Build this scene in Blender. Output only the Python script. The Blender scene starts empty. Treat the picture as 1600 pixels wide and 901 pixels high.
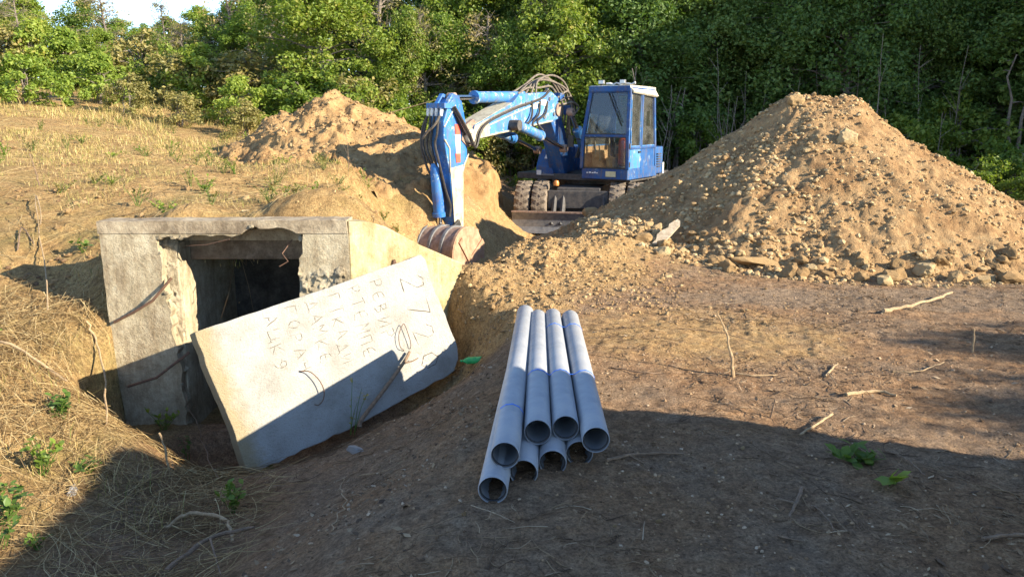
import bpy, bmesh, math, random
import numpy as np
from mathutils import Vector, Matrix
from mathutils import noise as mnoise

random.seed(7)
RNG = np.random.default_rng(7)
PI = math.pi
scene = bpy.context.scene
COL = scene.collection

# ------------------------------------------------------------------ camera, sky, sun, exposure
cam_d = bpy.data.cameras.new('camera')
cam = bpy.data.objects.new('camera', cam_d)
COL.objects.link(cam)
cam.location = (0, 0, 1.55)
cam.rotation_euler = (math.radians(90 - 12.2), 0, 0)
cam_d.sensor_width = 36.0
cam_d.lens = 27.0
cam_d.clip_start = 0.05
cam_d.clip_end = 2000
scene.camera = cam

SUN_EL, SUN_AZ = math.radians(22.5), math.radians(22)
SUN_TO = Vector((math.cos(SUN_EL) * math.cos(SUN_AZ), -math.cos(SUN_EL) * math.sin(SUN_AZ), math.sin(SUN_EL)))
world = bpy.data.worlds.new('World')
scene.world = world
world.use_nodes = True
wn = world.node_tree
wn.nodes.clear()
sky = wn.nodes.new('ShaderNodeTexSky')
sky.sky_type = 'NISHITA'
sky.sun_disc = False
sky.sun_elevation = SUN_EL
sky.sun_rotation = math.radians(112)
sky.air_density = 1.0
sky.dust_density = 0.1
sky.ozone_density = 1.2
sky.altitude = 3000
bgn = wn.nodes.new('ShaderNodeBackground')
bgn.inputs['Strength'].default_value = 0.15
wo = wn.nodes.new('ShaderNodeOutputWorld')
wn.links.new(sky.outputs[0], bgn.inputs['Color'])
wn.links.new(bgn.outputs[0], wo.inputs['Surface'])

sun_d = bpy.data.lights.new('sun', 'SUN')
sun_d.energy = 5.0
sun_d.angle = math.radians(0.5)
sun_d.color = (1.0, 0.89, 0.71)
sun = bpy.data.objects.new('sun', sun_d)
COL.objects.link(sun)
sun.location = (20, -8, 12)
sun.rotation_euler = (-SUN_TO).to_track_quat('-Z', 'Y').to_euler()

scene.view_settings.view_transform = 'Standard'
scene.view_settings.look = 'None'
scene.view_settings.gamma = 1.0
scene.view_settings.use_curve_mapping = False
scene.view_settings.exposure = 1.62
scene.cycles.use_denoising = True
scene.cycles.max_bounces = 6
scene.cycles.diffuse_bounces = 3
scene.cycles.transparent_max_bounces = 8

# ------------------------------------------------------------------ material helpers
class NT:
    def __init__(s, name):
        s.m = bpy.data.materials.new(name)
        s.m.use_nodes = True
        s.t = s.m.node_tree
        s.t.nodes.clear()
        s.out = s.t.nodes.new('ShaderNodeOutputMaterial')
        s.b = s.t.nodes.new('ShaderNodeBsdfPrincipled')
        s.t.links.new(s.b.outputs[0], s.out.inputs['Surface'])
        s.tc = s.t.nodes.new('ShaderNodeTexCoord')

    def L(s, a, b): s.t.links.new(a, b)

    def noise(s, scale, detail=5, rough=0.6, dist=0.0, vec=None, stretch=None, out=0):
        n = s.t.nodes.new('ShaderNodeTexNoise')
        n.inputs['Scale'].default_value = scale
        n.inputs['Detail'].default_value = detail
        n.inputs['Roughness'].default_value = rough
        n.inputs['Distortion'].default_value = dist
        v = vec or s.tc.outputs['Object']
        if stretch:
            mp = s.t.nodes.new('ShaderNodeMapping')
            mp.inputs['Scale'].default_value = stretch
            s.L(v, mp.inputs['Vector'])
            v = mp.outputs[0]
        s.L(v, n.inputs['Vector'])
        return n.outputs[out]

    def voro(s, scale, out='Distance', feature='F1'):
        n = s.t.nodes.new('ShaderNodeTexVoronoi')
        n.feature = feature
        n.inputs['Scale'].default_value = scale
        s.L(s.tc.outputs['Object'], n.inputs['Vector'])
        return n.outputs[out]

    def ramp(s, fac, stops):
        r = s.t.nodes.new('ShaderNodeValToRGB')
        el = r.color_ramp.elements
        while len(el) < len(stops): el.new(0.5)
        for e, (p, c) in zip(el, stops):
            e.position = p
            e.color = (c[0], c[1], c[2], 1) if isinstance(c, (tuple, list)) else (c, c, c, 1)
        s.L(fac, r.inputs[0])
        return r.outputs[0]

    def mix(s, fac, a, b, mode='MIX'):
        n = s.t.nodes.new('ShaderNodeMix')
        n.data_type = 'RGBA'
        n.blend_type = mode
        for sock, v in ((n.inputs[0], fac), (n.inputs[6], a), (n.inputs[7], b)):
            if isinstance(v, (int, float)): sock.default_value = v
            elif isinstance(v, tuple): sock.default_value = (*v, 1)
            else: s.L(v, sock)
        return n.outputs[2]

    def math(s, op, a, b=0.0, clamp=False):
        n = s.t.nodes.new('ShaderNodeMath')
        n.operation = op
        n.use_clamp = clamp
        for sock, v in ((n.inputs[0], a), (n.inputs[1], b)):
            if isinstance(v, (int, float)): sock.default_value = v
            else: s.L(v, sock)
        return n.outputs[0]

    def attr(s, name, out='Fac'):
        n = s.t.nodes.new('ShaderNodeAttribute')
        n.attribute_name = name
        return n.outputs[out]

    def island(s):
        return s.t.nodes.new('ShaderNodeNewGeometry').outputs['Random Per Island']

    def objrand(s):
        return s.t.nodes.new('ShaderNodeObjectInfo').outputs['Random']

    def color(s, c):
        if isinstance(c, tuple): s.b.inputs['Base Color'].default_value = (*c, 1)
        else: s.L(c, s.b.inputs['Base Color'])
        return s

    def rough(s, r):
        if isinstance(r, (int, float)): s.b.inputs['Roughness'].default_value = r
        else: s.L(r, s.b.inputs['Roughness'])
        return s

    def spec(s, v): s.b.inputs['Specular IOR Level'].default_value = v; return s
    def metal(s, v): s.b.inputs['Metallic'].default_value = v; return s

    def bump(s, h, dist=0.02, strength=1.0):
        n = s.t.nodes.new('ShaderNodeBump')
        n.inputs['Distance'].default_value = dist
        n.inputs['Strength'].default_value = strength
        s.L(h, n.inputs['Height'])
        s.L(n.outputs[0], s.b.inputs['Normal'])
        return s

def sum_h(n, *hs):
    o = hs[0]
    for h in hs[1:]: o = n.math('ADD', o, h)
    return o

def soil_mat(name, dark, light, pale, bumpd=0.02, sc=1.0):
    n = NT(name)
    a = n.noise(9 * sc, 8, 0.7)
    c = n.ramp(a, [(0.3, dark), (0.52, light), (0.75, pale)])
    f = n.noise(70 * sc, 4, 0.7)
    c = n.mix(0.55, c, n.ramp(f, [(0.25, 0.45), (0.5, 1.0), (0.8, 1.35)]), 'MULTIPLY')
    pat = n.noise(1.6 * sc, 6, 0.65)
    c = n.mix(n.ramp(pat, [(0.38, 0.75), (0.52, 0.0)]), c, n.mix(0.8, c, (0.62, 0.52, 0.45), 'MULTIPLY'))
    n.color(c).rough(0.95).spec(0.15)
    h = sum_h(n, n.math('MULTIPLY', n.noise(30 * sc, 6, 0.7), 1.0), n.math('MULTIPLY', f, 0.4))
    n.bump(h, bumpd)
    return n.m

M = {}
def build_materials():
    # ground: three soils blended by what lies where
    n = NT('ground_soil')
    big = n.noise(1.3, 6, 0.65)
    med = n.noise(11, 7, 0.7)
    fin = n.noise(85, 4, 0.75)
    top = n.ramp(med, [(0.28, (0.15, 0.084, 0.046)), (0.5, (0.29, 0.170, 0.088)), (0.75, (0.40, 0.26, 0.145))])
    grey = n.ramp(med, [(0.3, (0.17, 0.115, 0.073)), (0.7, (0.32, 0.23, 0.15))])
    top = n.mix(n.math('MAXIMUM', n.ramp(big, [(0.42, 0.0), (0.62, 0.85)]), n.ramp(n.math('ADD', n.attr('grey'), n.math('MULTIPLY', n.math('SUBTRACT', n.noise(3, 7, 0.7), .5), 1.2)), [(0.45, 0.0), (0.8, 1.0)])), top, grey)
    sand = n.ramp(med, [(0.25, (0.25, 0.147, 0.062)), (0.5, (0.39, 0.247, 0.108)), (0.78, (0.50, 0.35, 0.172))])
    dry = n.ramp(n.noise(6, 8, 0.75), [(0.3, (0.21, 0.125, 0.053)), (0.5, (0.36, 0.228, 0.096)), (0.72, (0.47, 0.33, 0.152))])
    ol = n.ramp(n.noise(1.1, 6, 0.7), [(0.48, 0.0), (0.66, 0.6)])
    dry = n.mix(ol, dry, n.ramp(med, [(0.3, (0.13, 0.115, 0.04)), (0.7, (0.30, 0.245, 0.09))]))
    edge = n.math('MULTIPLY', n.math('SUBTRACT', n.noise(5, 6, 0.7), 0.5), 0.9)
    sm = n.math('ADD', n.attr('sand'), n.math('MULTIPLY', edge, n.math('GREATER_THAN', n.attr('sand'), 0.04)), True)
    dm = n.math('ADD', n.attr('dry'), n.math('MULTIPLY', edge, n.math('GREATER_THAN', n.attr('dry'), 0.04)), True)
    c = n.mix(n.ramp(sm, [(0.3, 0.0), (0.7, 1.0)]), top, sand)
    c = n.mix(n.ramp(dm, [(0.25, 0.0), (0.75, 1.0)]), c, dry)
    c = n.mix(0.8, c, n.ramp(fin, [(0.32, 0.35), (0.5, 1.0), (0.7, 1.5)]), 'MULTIPLY')
    c = n.mix(0.6, c, n.ramp(n.noise(34, 5, 0.75), [(0.36, 0.45), (0.5, 1.0), (0.66, 1.4)]), 'MULTIPLY')
    n.color(c).rough(0.95).spec(0.12)
    n.bump(sum_h(n, n.noise(28, 7, 0.75), n.math('MULTIPLY', fin, 0.6)), 0.032)
    M['ground'] = n.m
    M['heap'] = soil_mat('spoil_soil', (0.22, 0.13, 0.062), (0.345, 0.215, 0.10), (0.46, 0.315, 0.16), 0.03, 1.0)
    M['clay'] = soil_mat('clay_soil', (0.22, 0.128, 0.055), (0.35, 0.218, 0.097), (0.44, 0.295, 0.14), 0.035, 0.7)
    n = NT('clod_soil')
    r = n.ramp(n.math('ADD', n.math('MULTIPLY', n.objrand(), 0.5), n.math('MULTIPLY', n.island(), 0.5)),
               [(0.12, (0.13, 0.08, 0.046)), (0.3, (0.25, 0.155, 0.074)), (0.65, (0.36, 0.235, 0.112)), (0.93, (0.50, 0.37, 0.20))])
    r = n.mix(0.6, r, n.ramp(n.noise(35, 5, 0.7), [(0.3, 0.55), (0.6, 1.15)]), 'MULTIPLY')
    n.color(r).rough(0.95).spec(0.1).bump(n.noise(60, 5, 0.7), 0.012)
    M['clod'] = n.m
    n = NT('crumb_soil')
    r = n.ramp(n.island(), [(0.05, (0.10, 0.062, 0.036)), (0.4, (0.20, 0.125, 0.068)), (0.8, (0.33, 0.22, 0.125)), (0.99, (0.40, 0.30, 0.2))])
    n.color(r).rough(0.95).spec(0.1).bump(n.noise(120, 3, 0.6), 0.004)
    M['crumb'] = n.m

    def concrete(name, a, b, c, stain, bumpd, rough_patch=None, streak=0.5):
        n = NT(name)
        col = n.ramp(n.noise(4, 8, 0.75), [(0.38, a), (0.5, b), (0.62, c)])
        col = n.mix(n.ramp(n.noise(9, 8, 0.8), [(0.54, 0.0), (0.66, 0.6)]), col, stain)
        st = n.noise(3.5, 6, 0.7, stretch=(2.2, 2.2, 0.5))
        col = n.mix(n.math('MULTIPLY', n.ramp(st, [(0.45, 0.0), (0.68, 1.0)]), streak), col, stain)
        col = n.mix(0.5, col, n.ramp(n.noise(60, 5, 0.75), [(0.3, 0.5), (0.5, 1.0), (0.75, 1.2)]), 'MULTIPLY')
        pits = n.ramp(n.voro(38), [(0.0, 0.0), (0.16, 1.0)])
        n.color(col).rough(0.9).spec(0.2)
        n.bump(sum_h(n, n.noise(18, 8, 0.75), n.math('MULTIPLY', pits, 0.22)), bumpd)
        return n.m
    M['old_concrete'] = concrete('old_concrete', (0.30, 0.245, 0.155), (0.43, 0.36, 0.24), (0.52, 0.45, 0.315), (0.20, 0.145, 0.085), 0.022, None, .8)
    M['wing_concrete'] = concrete('wing_concrete', (0.31, 0.25, 0.125), (0.40, 0.335, 0.19), (0.46, 0.395, 0.25), (0.22, 0.155, 0.07), 0.014, None, .8)
    M['stained_concrete'] = concrete('stained_concrete', (0.19, 0.145, 0.095), (0.34, 0.27, 0.18), (0.46, 0.38, 0.26), (0.12, 0.085, 0.055), 0.02)
    M['dim_concrete'] = concrete('dim_concrete', (0.10, 0.07, 0.045), (0.17, 0.125, 0.085), (0.26, 0.20, 0.14), (0.08, 0.06, 0.04), 0.016)  # recessed lintel's colour darkened so it looks less lit
    M['deep_shade_concrete'] = concrete('deep_shade_concrete', (0.035, 0.032, 0.028), (0.06, 0.054, 0.046), (0.10, 0.09, 0.075), (0.03, 0.026, 0.02), 0.014)  # near-black colour puts the chamber's deep shade into its walls
    M['broken_concrete'] = concrete('broken_concrete', (0.22, 0.185, 0.125), (0.34, 0.29, 0.20), (0.42, 0.36, 0.255), (0.19, 0.135, 0.075), 0.03)
    n = NT('slab_concrete')
    col = n.ramp(n.noise(3, 8, 0.65), [(0.34, (0.27, 0.255, 0.22)), (0.5, (0.345, 0.332, 0.298)), (0.66, (0.385, 0.378, 0.352))])
    sep = n.t.nodes.new('ShaderNodeSeparateXYZ')
    n.L(n.tc.outputs['Object'], sep.inputs[0])
    lf = n.math('ADD', n.math('MULTIPLY', sep.outputs[0], 3.2), n.math('MULTIPLY', n.noise(5, 6, 0.7), 0.9))
    col = n.mix(n.ramp(lf, [(0.62, 0.9), (1.5, 0.0)]), col, (0.30, 0.235, 0.13))
    sp = n.noise(42, 6, 0.8)
    col = n.mix(n.ramp(sp, [(0.57, 0.0), (0.66, 0.65)]), col, (0.20, 0.17, 0.125))
    bl = n.noise(1.7, 7, 0.75)
    col = n.mix(n.ramp(bl, [(0.54, 0.0), (0.70, 0.4)]), col, (0.25, 0.215, 0.155))
    col = n.mix(0.35, col, n.ramp(n.noise(120, 3, 0.7), [(0.3, 0.6), (0.55, 1.05)]), 'MULTIPLY')
    n.color(col).rough(0.85).spec(0.2)
    n.bump(sum_h(n, n.noise(22, 8, 0.75), n.math('MULTIPLY', n.noise(70, 4, 0.7), 0.6)), 0.02)
    M['slab'] = n.m
    n = NT('scratch'); n.color((0.115, 0.095, 0.07)).rough(1).spec(0.05); M['scratch'] = n.m
    n = NT('rebar'); n.color(n.ramp(n.noise(40, 4), [(0.3, (0.06, 0.035, 0.022)), (0.7, (0.17, 0.085, 0.045))])).rough(0.8); M['rebar'] = n.m

    n = NT('pipe_plastic')
    d = n.noise(5, 6, 0.7, stretch=(1, 1, 1))
    c = n.ramp(d, [(0.35, (0.23, 0.245, 0.265)), (0.55, (0.29, 0.30, 0.315)), (0.75, (0.325, 0.325, 0.32))])
    dust = n.ramp(n.noise(26, 7, 0.8), [(0.52, 0.0), (0.75, 0.5)])
    c = n.mix(dust, c, (0.42, 0.36, 0.28))
    n.color(c).rough(n.ramp(n.noise(18, 5), [(0.3, 0.32), (0.7, 0.55)])).spec(0.45).bump(n.noise(60, 4), 0.0008)
    M['pipe'] = n.m
    n = NT('pipe_seal'); n.color((0.02, 0.02, 0.022)).rough(0.6); M['seal'] = n.m
    n = NT('strap'); n.color((0.04, 0.17, 0.62)).rough(0.5); M['strap'] = n.m

    def paint(name, base, fade, worn, wornpos=0.57):
        n = NT(name)
        a = n.noise(2.6, 8, 0.65)
        c = n.ramp(a, [(0.34, base), (0.66, fade)])
        w = n.noise(6.5, 9, 0.75)
        c = n.mix(n.ramp(w, [(wornpos, 0.0), (wornpos + 0.05, 1.0)]), c, worn)
        g = n.noise(11, 8, 0.8, stretch=(1, 1, 0.35))
        c = n.mix(n.ramp(g, [(0.46, 0.0), (0.66, 0.75)]), c, (0.13, 0.10, 0.075))
        r = n.noise(23, 5, 0.7)
        c = n.mix(n.ramp(r, [(0.63, 0.0), (0.67, 0.9)]), c, (0.16, 0.065, 0.03))
        n.color(c).rough(n.ramp(w, [(0.3, 0.42), (0.7, 0.7)])).spec(0.35).bump(n.noise(30, 5), 0.003)
        return n.m
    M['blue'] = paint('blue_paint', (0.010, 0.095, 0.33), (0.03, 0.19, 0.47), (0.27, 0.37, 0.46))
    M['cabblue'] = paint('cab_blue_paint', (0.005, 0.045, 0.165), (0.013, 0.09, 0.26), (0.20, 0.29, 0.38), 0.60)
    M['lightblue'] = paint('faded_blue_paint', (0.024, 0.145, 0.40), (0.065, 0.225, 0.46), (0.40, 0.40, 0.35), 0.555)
    M['bare'] = paint('worn_cream_paint', (0.40, 0.35, 0.24), (0.50, 0.455, 0.34), (0.36, 0.27, 0.15), 0.56)
    M['roofmat'] = paint('peeling_roof_paint', (0.48, 0.42, 0.31), (0.62, 0.57, 0.46), (0.22, 0.12, 0.07), 0.58)
    n = NT('glass_dark')
    tr = n.t.nodes.new('ShaderNodeBsdfTransparent'); tr.inputs[0].default_value = (0.82, 0.85, 0.86, 1)
    gl = n.t.nodes.new('ShaderNodeBsdfGlossy'); gl.inputs['Roughness'].default_value = 0.06
    fr = n.t.nodes.new('ShaderNodeFresnel'); fr.inputs[0].default_value = 1.6
    df = n.t.nodes.new('ShaderNodeBsdfDiffuse'); df.inputs[0].default_value = (0.30, 0.29, 0.26, 1)
    m1 = n.t.nodes.new('ShaderNodeMixShader'); m2 = n.t.nodes.new('ShaderNodeMixShader')
    n.L(n.ramp(n.noise(4, 6, 0.7), [(0.35, 0.02), (0.75, 0.14)]), m2.inputs[0])
    n.L(fr.outputs[0], m1.inputs[0]); n.L(tr.outputs[0], m1.inputs[1]); n.L(gl.outputs[0], m1.inputs[2])
    n.L(m1.outputs[0], m2.inputs[1]); n.L(df.outputs[0], m2.inputs[2]); n.L(m2.outputs[0], n.out.inputs['Surface'])
    M['glass'] = n.m
    def plain(name, a, b, rough=0.6, metal=0.0, sc=12, bumpd=0.002):
        n = NT(name)
        n.color(n.ramp(n.noise(sc, 7, 0.7), [(0.35, a), (0.68, b)])).rough(rough).metal(metal).bump(n.noise(sc * 3, 5), bumpd)
        return n.m
    M['black'] = plain('black_rubber', (0.012, 0.012, 0.012), (0.035, 0.033, 0.03), 0.55)
    M['hose'] = plain('hose_rubber', (0.012, 0.011, 0.01), (0.05, 0.04, 0.03), 0.6, sc=30)
    M['dustyhose'] = plain('dusty_hose_rubber', (0.05, 0.04, 0.03), (0.22, 0.175, 0.13), 0.7, sc=30)
    M['tyre'] = plain('dusty_tyre', (0.085, 0.066, 0.048), (0.25, 0.195, 0.14), 0.9, sc=14, bumpd=0.01)
    M['steel'] = plain('dark_steel', (0.03, 0.03, 0.032), (0.10, 0.085, 0.07), 0.6)
    M['blade'] = plain('worn_blade_steel', (0.10, 0.105, 0.115), (0.22, 0.215, 0.21), 0.55, 0.3)
    M['chrome'] = plain('cylinder_rod', (0.5, 0.5, 0.5), (0.7, 0.7, 0.7), 0.15, 1.0)
    M['rust'] = plain('rusty_bucket_steel', (0.17, 0.105, 0.075), (0.36, 0.255, 0.195), 0.7, 0.1, 9, 0.006)
    M['rustlight'] = plain('scraped_bucket_steel', (0.26, 0.14, 0.08), (0.48, 0.31, 0.20), 0.6, 0.15, 9, 0.004)
    M['red'] = plain('red_sticker', (0.50, 0.05, 0.03), (0.62, 0.12, 0.07), 0.6)
    M['white'] = plain('white_sticker', (0.55, 0.53, 0.48), (0.74, 0.72, 0.68), 0.6)
    M['yellowplate'] = plain('number_plate', (0.5, 0.42, 0.2), (0.62, 0.56, 0.35), 0.6)
    M['lamp'] = plain('lamp_glass', (0.62, 0.62, 0.58), (0.75, 0.75, 0.7), 0.2)
    M['seatred'] = plain('red_seat_cloth', (0.5, 0.06, 0.02), (0.7, 0.13, 0.04), 0.9)
    M['console'] = plain('tan_console', (0.42, 0.19, 0.07), (0.66, 0.42, 0.2), 0.8)
    M['orange'] = plain('orange_lens', (0.45, 0.15, 0.03), (0.6, 0.22, 0.05), 0.4)
    M['van'] = plain('van_paint', (0.6, 0.6, 0.6), (0.68, 0.68, 0.68), 0.3)
    M['paledeadwood'] = plain('pale_dead_wood', (0.24, 0.18, 0.115), (0.44, 0.365, 0.26), 0.9, sc=18, bumpd=0.008)
    M['twig'] = plain('twig_bark', (0.11, 0.07, 0.042), (0.25, 0.165, 0.10), 0.9, sc=40, bumpd=0.004)
    M['paletwig'] = plain('pale_twig', (0.22, 0.145, 0.075), (0.42, 0.30, 0.165), 0.9, sc=40, bumpd=0.003)
    M['bark'] = plain('bark', (0.10, 0.08, 0.06), (0.23, 0.19, 0.15), 0.95, sc=14, bumpd=0.012)
    M['stone'] = plain('pale_stone', (0.25, 0.235, 0.215), (0.50, 0.48, 0.45), 0.85, sc=30, bumpd=0.01)
    n = NT('green_plastic')
    n.color((0.07, 0.55, 0.2)).rough(0.15)
    n.b.inputs['Transmission Weight'].default_value = 0.5
    n.b.inputs['IOR'].default_value = 1.25
    M['bottle'] = n.m
    n = NT('straw')
    n.color(n.ramp(n.island(), [(0.1, (0.12, 0.075, 0.035)), (0.4, (0.26, 0.17, 0.075)), (0.7, (0.40, 0.28, 0.125)), (0.95, (0.53, 0.41, 0.21))])).rough(0.8).spec(0.2)
    M['straw'] = n.m
    n = NT('dry_grass')
    n.color(n.ramp(n.island(), [(0.05, (0.15, 0.18, 0.04)), (0.3, (0.27, 0.23, 0.07)), (0.6, (0.40, 0.29, 0.115)), (0.95, (0.52, 0.39, 0.18))])).rough(0.8).spec(0.15)
    M['drygrass'] = n.m
    n = NT('litter')
    n.color(n.ramp(n.island(), [(0.1, (0.085, 0.055, 0.035)), (0.5, (0.20, 0.13, 0.075)), (0.85, (0.30, 0.205, 0.115)), (0.99, (0.42, 0.32, 0.21))])).rough(0.9).spec(0.1)
    M['litter'] = n.m
    def leaf(name, stops, trans, spread=0.35):
        n = NT(name)
        f = n.math('ADD', n.math('MULTIPLY', n.island(), .55 - spread * .5), n.math('MULTIPLY', n.objrand(), spread))
        cl = n.math('MULTIPLY', n.ramp(n.noise(2.2, 3, .6), [(0.32, 0.0), (0.68, 1.0)]), .45 - spread * .5)
        f = n.math('ADD', f, cl)
        col = n.ramp(f, stops)
        n.color(col).rough(0.5).spec(0.3)
        t = n.t.nodes.new('ShaderNodeBsdfTranslucent')
        n.L(n.mix(1.0, col, (1.5, 1.6, 0.7), 'MULTIPLY'), t.inputs[0])
        mx = n.t.nodes.new('ShaderNodeMixShader'); mx.inputs[0].default_value = trans
        n.L(n.b.outputs[0], mx.inputs[1]); n.L(t.outputs[0], mx.inputs[2]); n.L(mx.outputs[0], n.out.inputs['Surface'])
        return n.m
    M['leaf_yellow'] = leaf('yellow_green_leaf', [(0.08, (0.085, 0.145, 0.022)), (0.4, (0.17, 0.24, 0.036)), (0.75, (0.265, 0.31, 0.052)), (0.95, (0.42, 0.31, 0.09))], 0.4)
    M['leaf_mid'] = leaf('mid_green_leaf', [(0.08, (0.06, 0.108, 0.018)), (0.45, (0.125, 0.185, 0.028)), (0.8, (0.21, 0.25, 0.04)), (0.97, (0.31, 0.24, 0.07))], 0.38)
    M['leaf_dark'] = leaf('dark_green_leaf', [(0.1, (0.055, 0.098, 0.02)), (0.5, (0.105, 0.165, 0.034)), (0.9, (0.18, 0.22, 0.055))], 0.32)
    M['leaf_olive'] = leaf('olive_leaf', [(0.1, (0.13, 0.13, 0.04)), (0.5, (0.21, 0.19, 0.06)), (0.9, (0.34, 0.25, 0.09))], 0.3)
    M['weed'] = leaf('weed_leaf', [(0.1, (0.05, 0.10, 0.018)), (0.6, (0.10, 0.165, 0.03)), (0.95, (0.20, 0.22, 0.05))], 0.3)
build_materials()

# ------------------------------------------------------------------ object helpers
def tag(o, label=None, cat=None, group=None, kind=None):
    if label: o['label'] = label
    if cat: o['category'] = cat
    if group: o['group'] = group
    if kind: o['kind'] = kind
    return o

def empty(name, loc=(0, 0, 0), rz=0.0):
    o = bpy.data.objects.new(name, None)
    o.empty_display_size = 0.2
    o.location = loc
    o.rotation_euler = (0, 0, rz)
    COL.objects.link(o)
    return o

def link_mesh(name, me, mat, parent=None):
    o = bpy.data.objects.new(name, me)
    if mat: me.materials.append(mat)
    COL.objects.link(o)
    if parent: o.parent = parent
    return o

def np_mesh(name, V, F, mat, parent=None, smooth=False):
    me = bpy.data.meshes.new(name)
    V = np.asarray(V, np.float32); F = np.asarray(F, np.int32)
    k = F.shape[1]
    me.vertices.add(len(V)); me.vertices.foreach_set('co', V.ravel())
    me.loops.add(F.size); me.loops.foreach_set('vertex_index', F.ravel())
    me.polygons.add(len(F))
    me.polygons.foreach_set('loop_start', np.arange(0, F.size, k, dtype=np.int32))
    me.polygons.foreach_set('loop_total', np.full(len(F), k, np.int32))
    me.update(calc_edges=True)
    me.polygons.foreach_set('use_smooth', np.full(len(F), smooth))
    me.validate()
    return link_mesh(name, me, mat, parent)

class MB:
    """collects shapes for one mesh"""
    def __init__(s): s.v = []; s.f = []
    def add(s, vs, fs):
        b = len(s.v)
        s.v += [tuple(p) for p in vs]
        s.f += [tuple(b + i for i in f) for f in fs]
        return s
    def box(s, c, d, rot=None):
        vs = []
        for z in (-1, 1):
            for y in (-1, 1):
                for x in (-1, 1):
                    p = Vector((x * d[0] / 2, y * d[1] / 2, z * d[2] / 2))
                    if rot is not None: p = rot @ p
                    vs.append((p.x + c[0], p.y + c[1], p.z + c[2]))
        return s.add(vs, [(0, 2, 3, 1), (4, 5, 7, 6), (0, 1, 5, 4), (2, 6, 7, 3), (0, 4, 6, 2), (1, 3, 7, 5)])
    def prism(s, pts, a0, a1, axis=0):
        """polygon pts in the two other axes, extruded along axis"""
        def mk(p, a):
            return {0: (a, p[0], p[1]), 1: (p[0], a, p[1]), 2: (p[0], p[1], a)}[axis]
        n = len(pts)
        vs = [mk(p, a0) for p in pts] + [mk(p, a1) for p in pts]
        fs = [tuple(range(n - 1, -1, -1)), tuple(range(n, 2 * n))]
        fs += [(i, (i + 1) % n, n + (i + 1) % n, n + i) for i in range(n)]
        return s.add(vs, fs)
    def tube(s, pts, r, n=10, caps=True):
        pts = [Vector(p) for p in pts]
        rs = r if isinstance(r, (list, tuple)) else [r] * len(pts)
        vs = []; fs = []
        up = None
        for i, p in enumerate(pts):
            t = (pts[min(i + 1, len(pts) - 1)] - pts[max(i - 1, 0)]).normalized()
            if up is None:
                up = t.orthogonal().normalized()
            else:
                up = (up - t * up.dot(t))
                up = up.normalized() if up.length > 1e-6 else t.orthogonal().normalized()
            sd = t.cross(up)
            for k in range(n):
                a = 2 * PI * k / n
                vs.append(p + (up * math.cos(a) + sd * math.sin(a)) * rs[i])
        for i in range(len(pts) - 1):
            for k in range(n):
                a, b = i * n + k, i * n + (k + 1) % n
                fs.append((a, b, b + n, a + n))
        if caps:
            fs.append(tuple(range(n - 1, -1, -1)))
            m = (len(pts) - 1) * n
            fs.append(tuple(range(m, m + n)))
        return s.add(vs, fs)
    def lathe(s, prof, c, axis=0, n=32):
        """prof: (radius, along) pairs, closed when the first equals the last"""
        vs = []; fs = []
        for r, a in prof:
            for k in range(n):
                t = 2 * PI * k / n
                u, w = r * math.cos(t), r * math.sin(t)
                p = {0: (a, u, w), 1: (u, a, w), 2: (u, w, a)}[axis]
                vs.append((p[0] + c[0], p[1] + c[1], p[2] + c[2]))
        for i in range(len(prof) - 1):
            for k in range(n):
                a, b = i * n + k, i * n + (k + 1) % n
                fs.append((a, b, b + n, a + n))
        return s.add(vs, fs)
    def build(s, name, mat, parent=None, smooth=False, bevel=0.0, seg=2):
        me = bpy.data.meshes.new(name)
        me.from_pydata(s.v, [], s.f)
        bm = bmesh.new(); bm.from_mesh(me)
        bmesh.ops.recalc_face_normals(bm, faces=bm.faces)
        bm.to_mesh(me); bm.free()
        me.polygons.foreach_set('use_smooth', [smooth] * len(me.polygons))
        o = link_mesh(name, me, mat, parent)
        if smooth:
            try: me.set_sharp_from_angle(angle=math.radians(40))
            except Exception: pass
        if bevel:
            b = o.modifiers.new('bevel', 'BEVEL'); b.width = bevel; b.segments = seg
            b.limit_method = 'ANGLE'; b.angle_limit = math.radians(35)
        return o

# ------------------------------------------------------------------ value noise
def _hash(ix, iy, seed):
    h = (ix.astype(np.int64) * 374761393 + iy.astype(np.int64) * 668265263 + seed * 1442695041) & 0x7fffffff
    h = ((h ^ (h >> 13)) * 1274126177) & 0x7fffffff
    return ((h ^ (h >> 16)) & 0xffff) / 65535.0

def vnoise(x, y, seed=0):
    ix = np.floor(x); iy = np.floor(y)
    fx = x - ix; fy = y - iy
    fx = fx * fx * fx * (fx * (fx * 6 - 15) + 10); fy = fy * fy * fy * (fy * (fy * 6 - 15) + 10)
    a = _hash(ix, iy, seed); b = _hash(ix + 1, iy, seed); c = _hash(ix, iy + 1, seed); d = _hash(ix + 1, iy + 1, seed)
    return (a + (b - a) * fx) * (1 - fy) + (c + (d - c) * fx) * fy

def fbm(x, y, wl, octs=4, seed=0, gain=0.5, billow=False):
    """centred noise with wavelength wl in metres, about -1..1"""
    s = np.zeros_like(x, dtype=float); amp = 1.0; tot = 0.0; f = 1.0 / wl
    for o in range(octs):
        ca, sa = math.cos(o * 1.1 + .3), math.sin(o * 1.1 + .3)
        n = vnoise((x * ca - y * sa) * f + 17.3 * o, (x * sa + y * ca) * f + 9.1 * o, seed + o) * 2 - 1
        if billow: n = 1 - 2 * np.abs(n)
        s += n * amp; tot += amp; amp *= gain; f *= 2.0
    return s / tot

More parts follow.
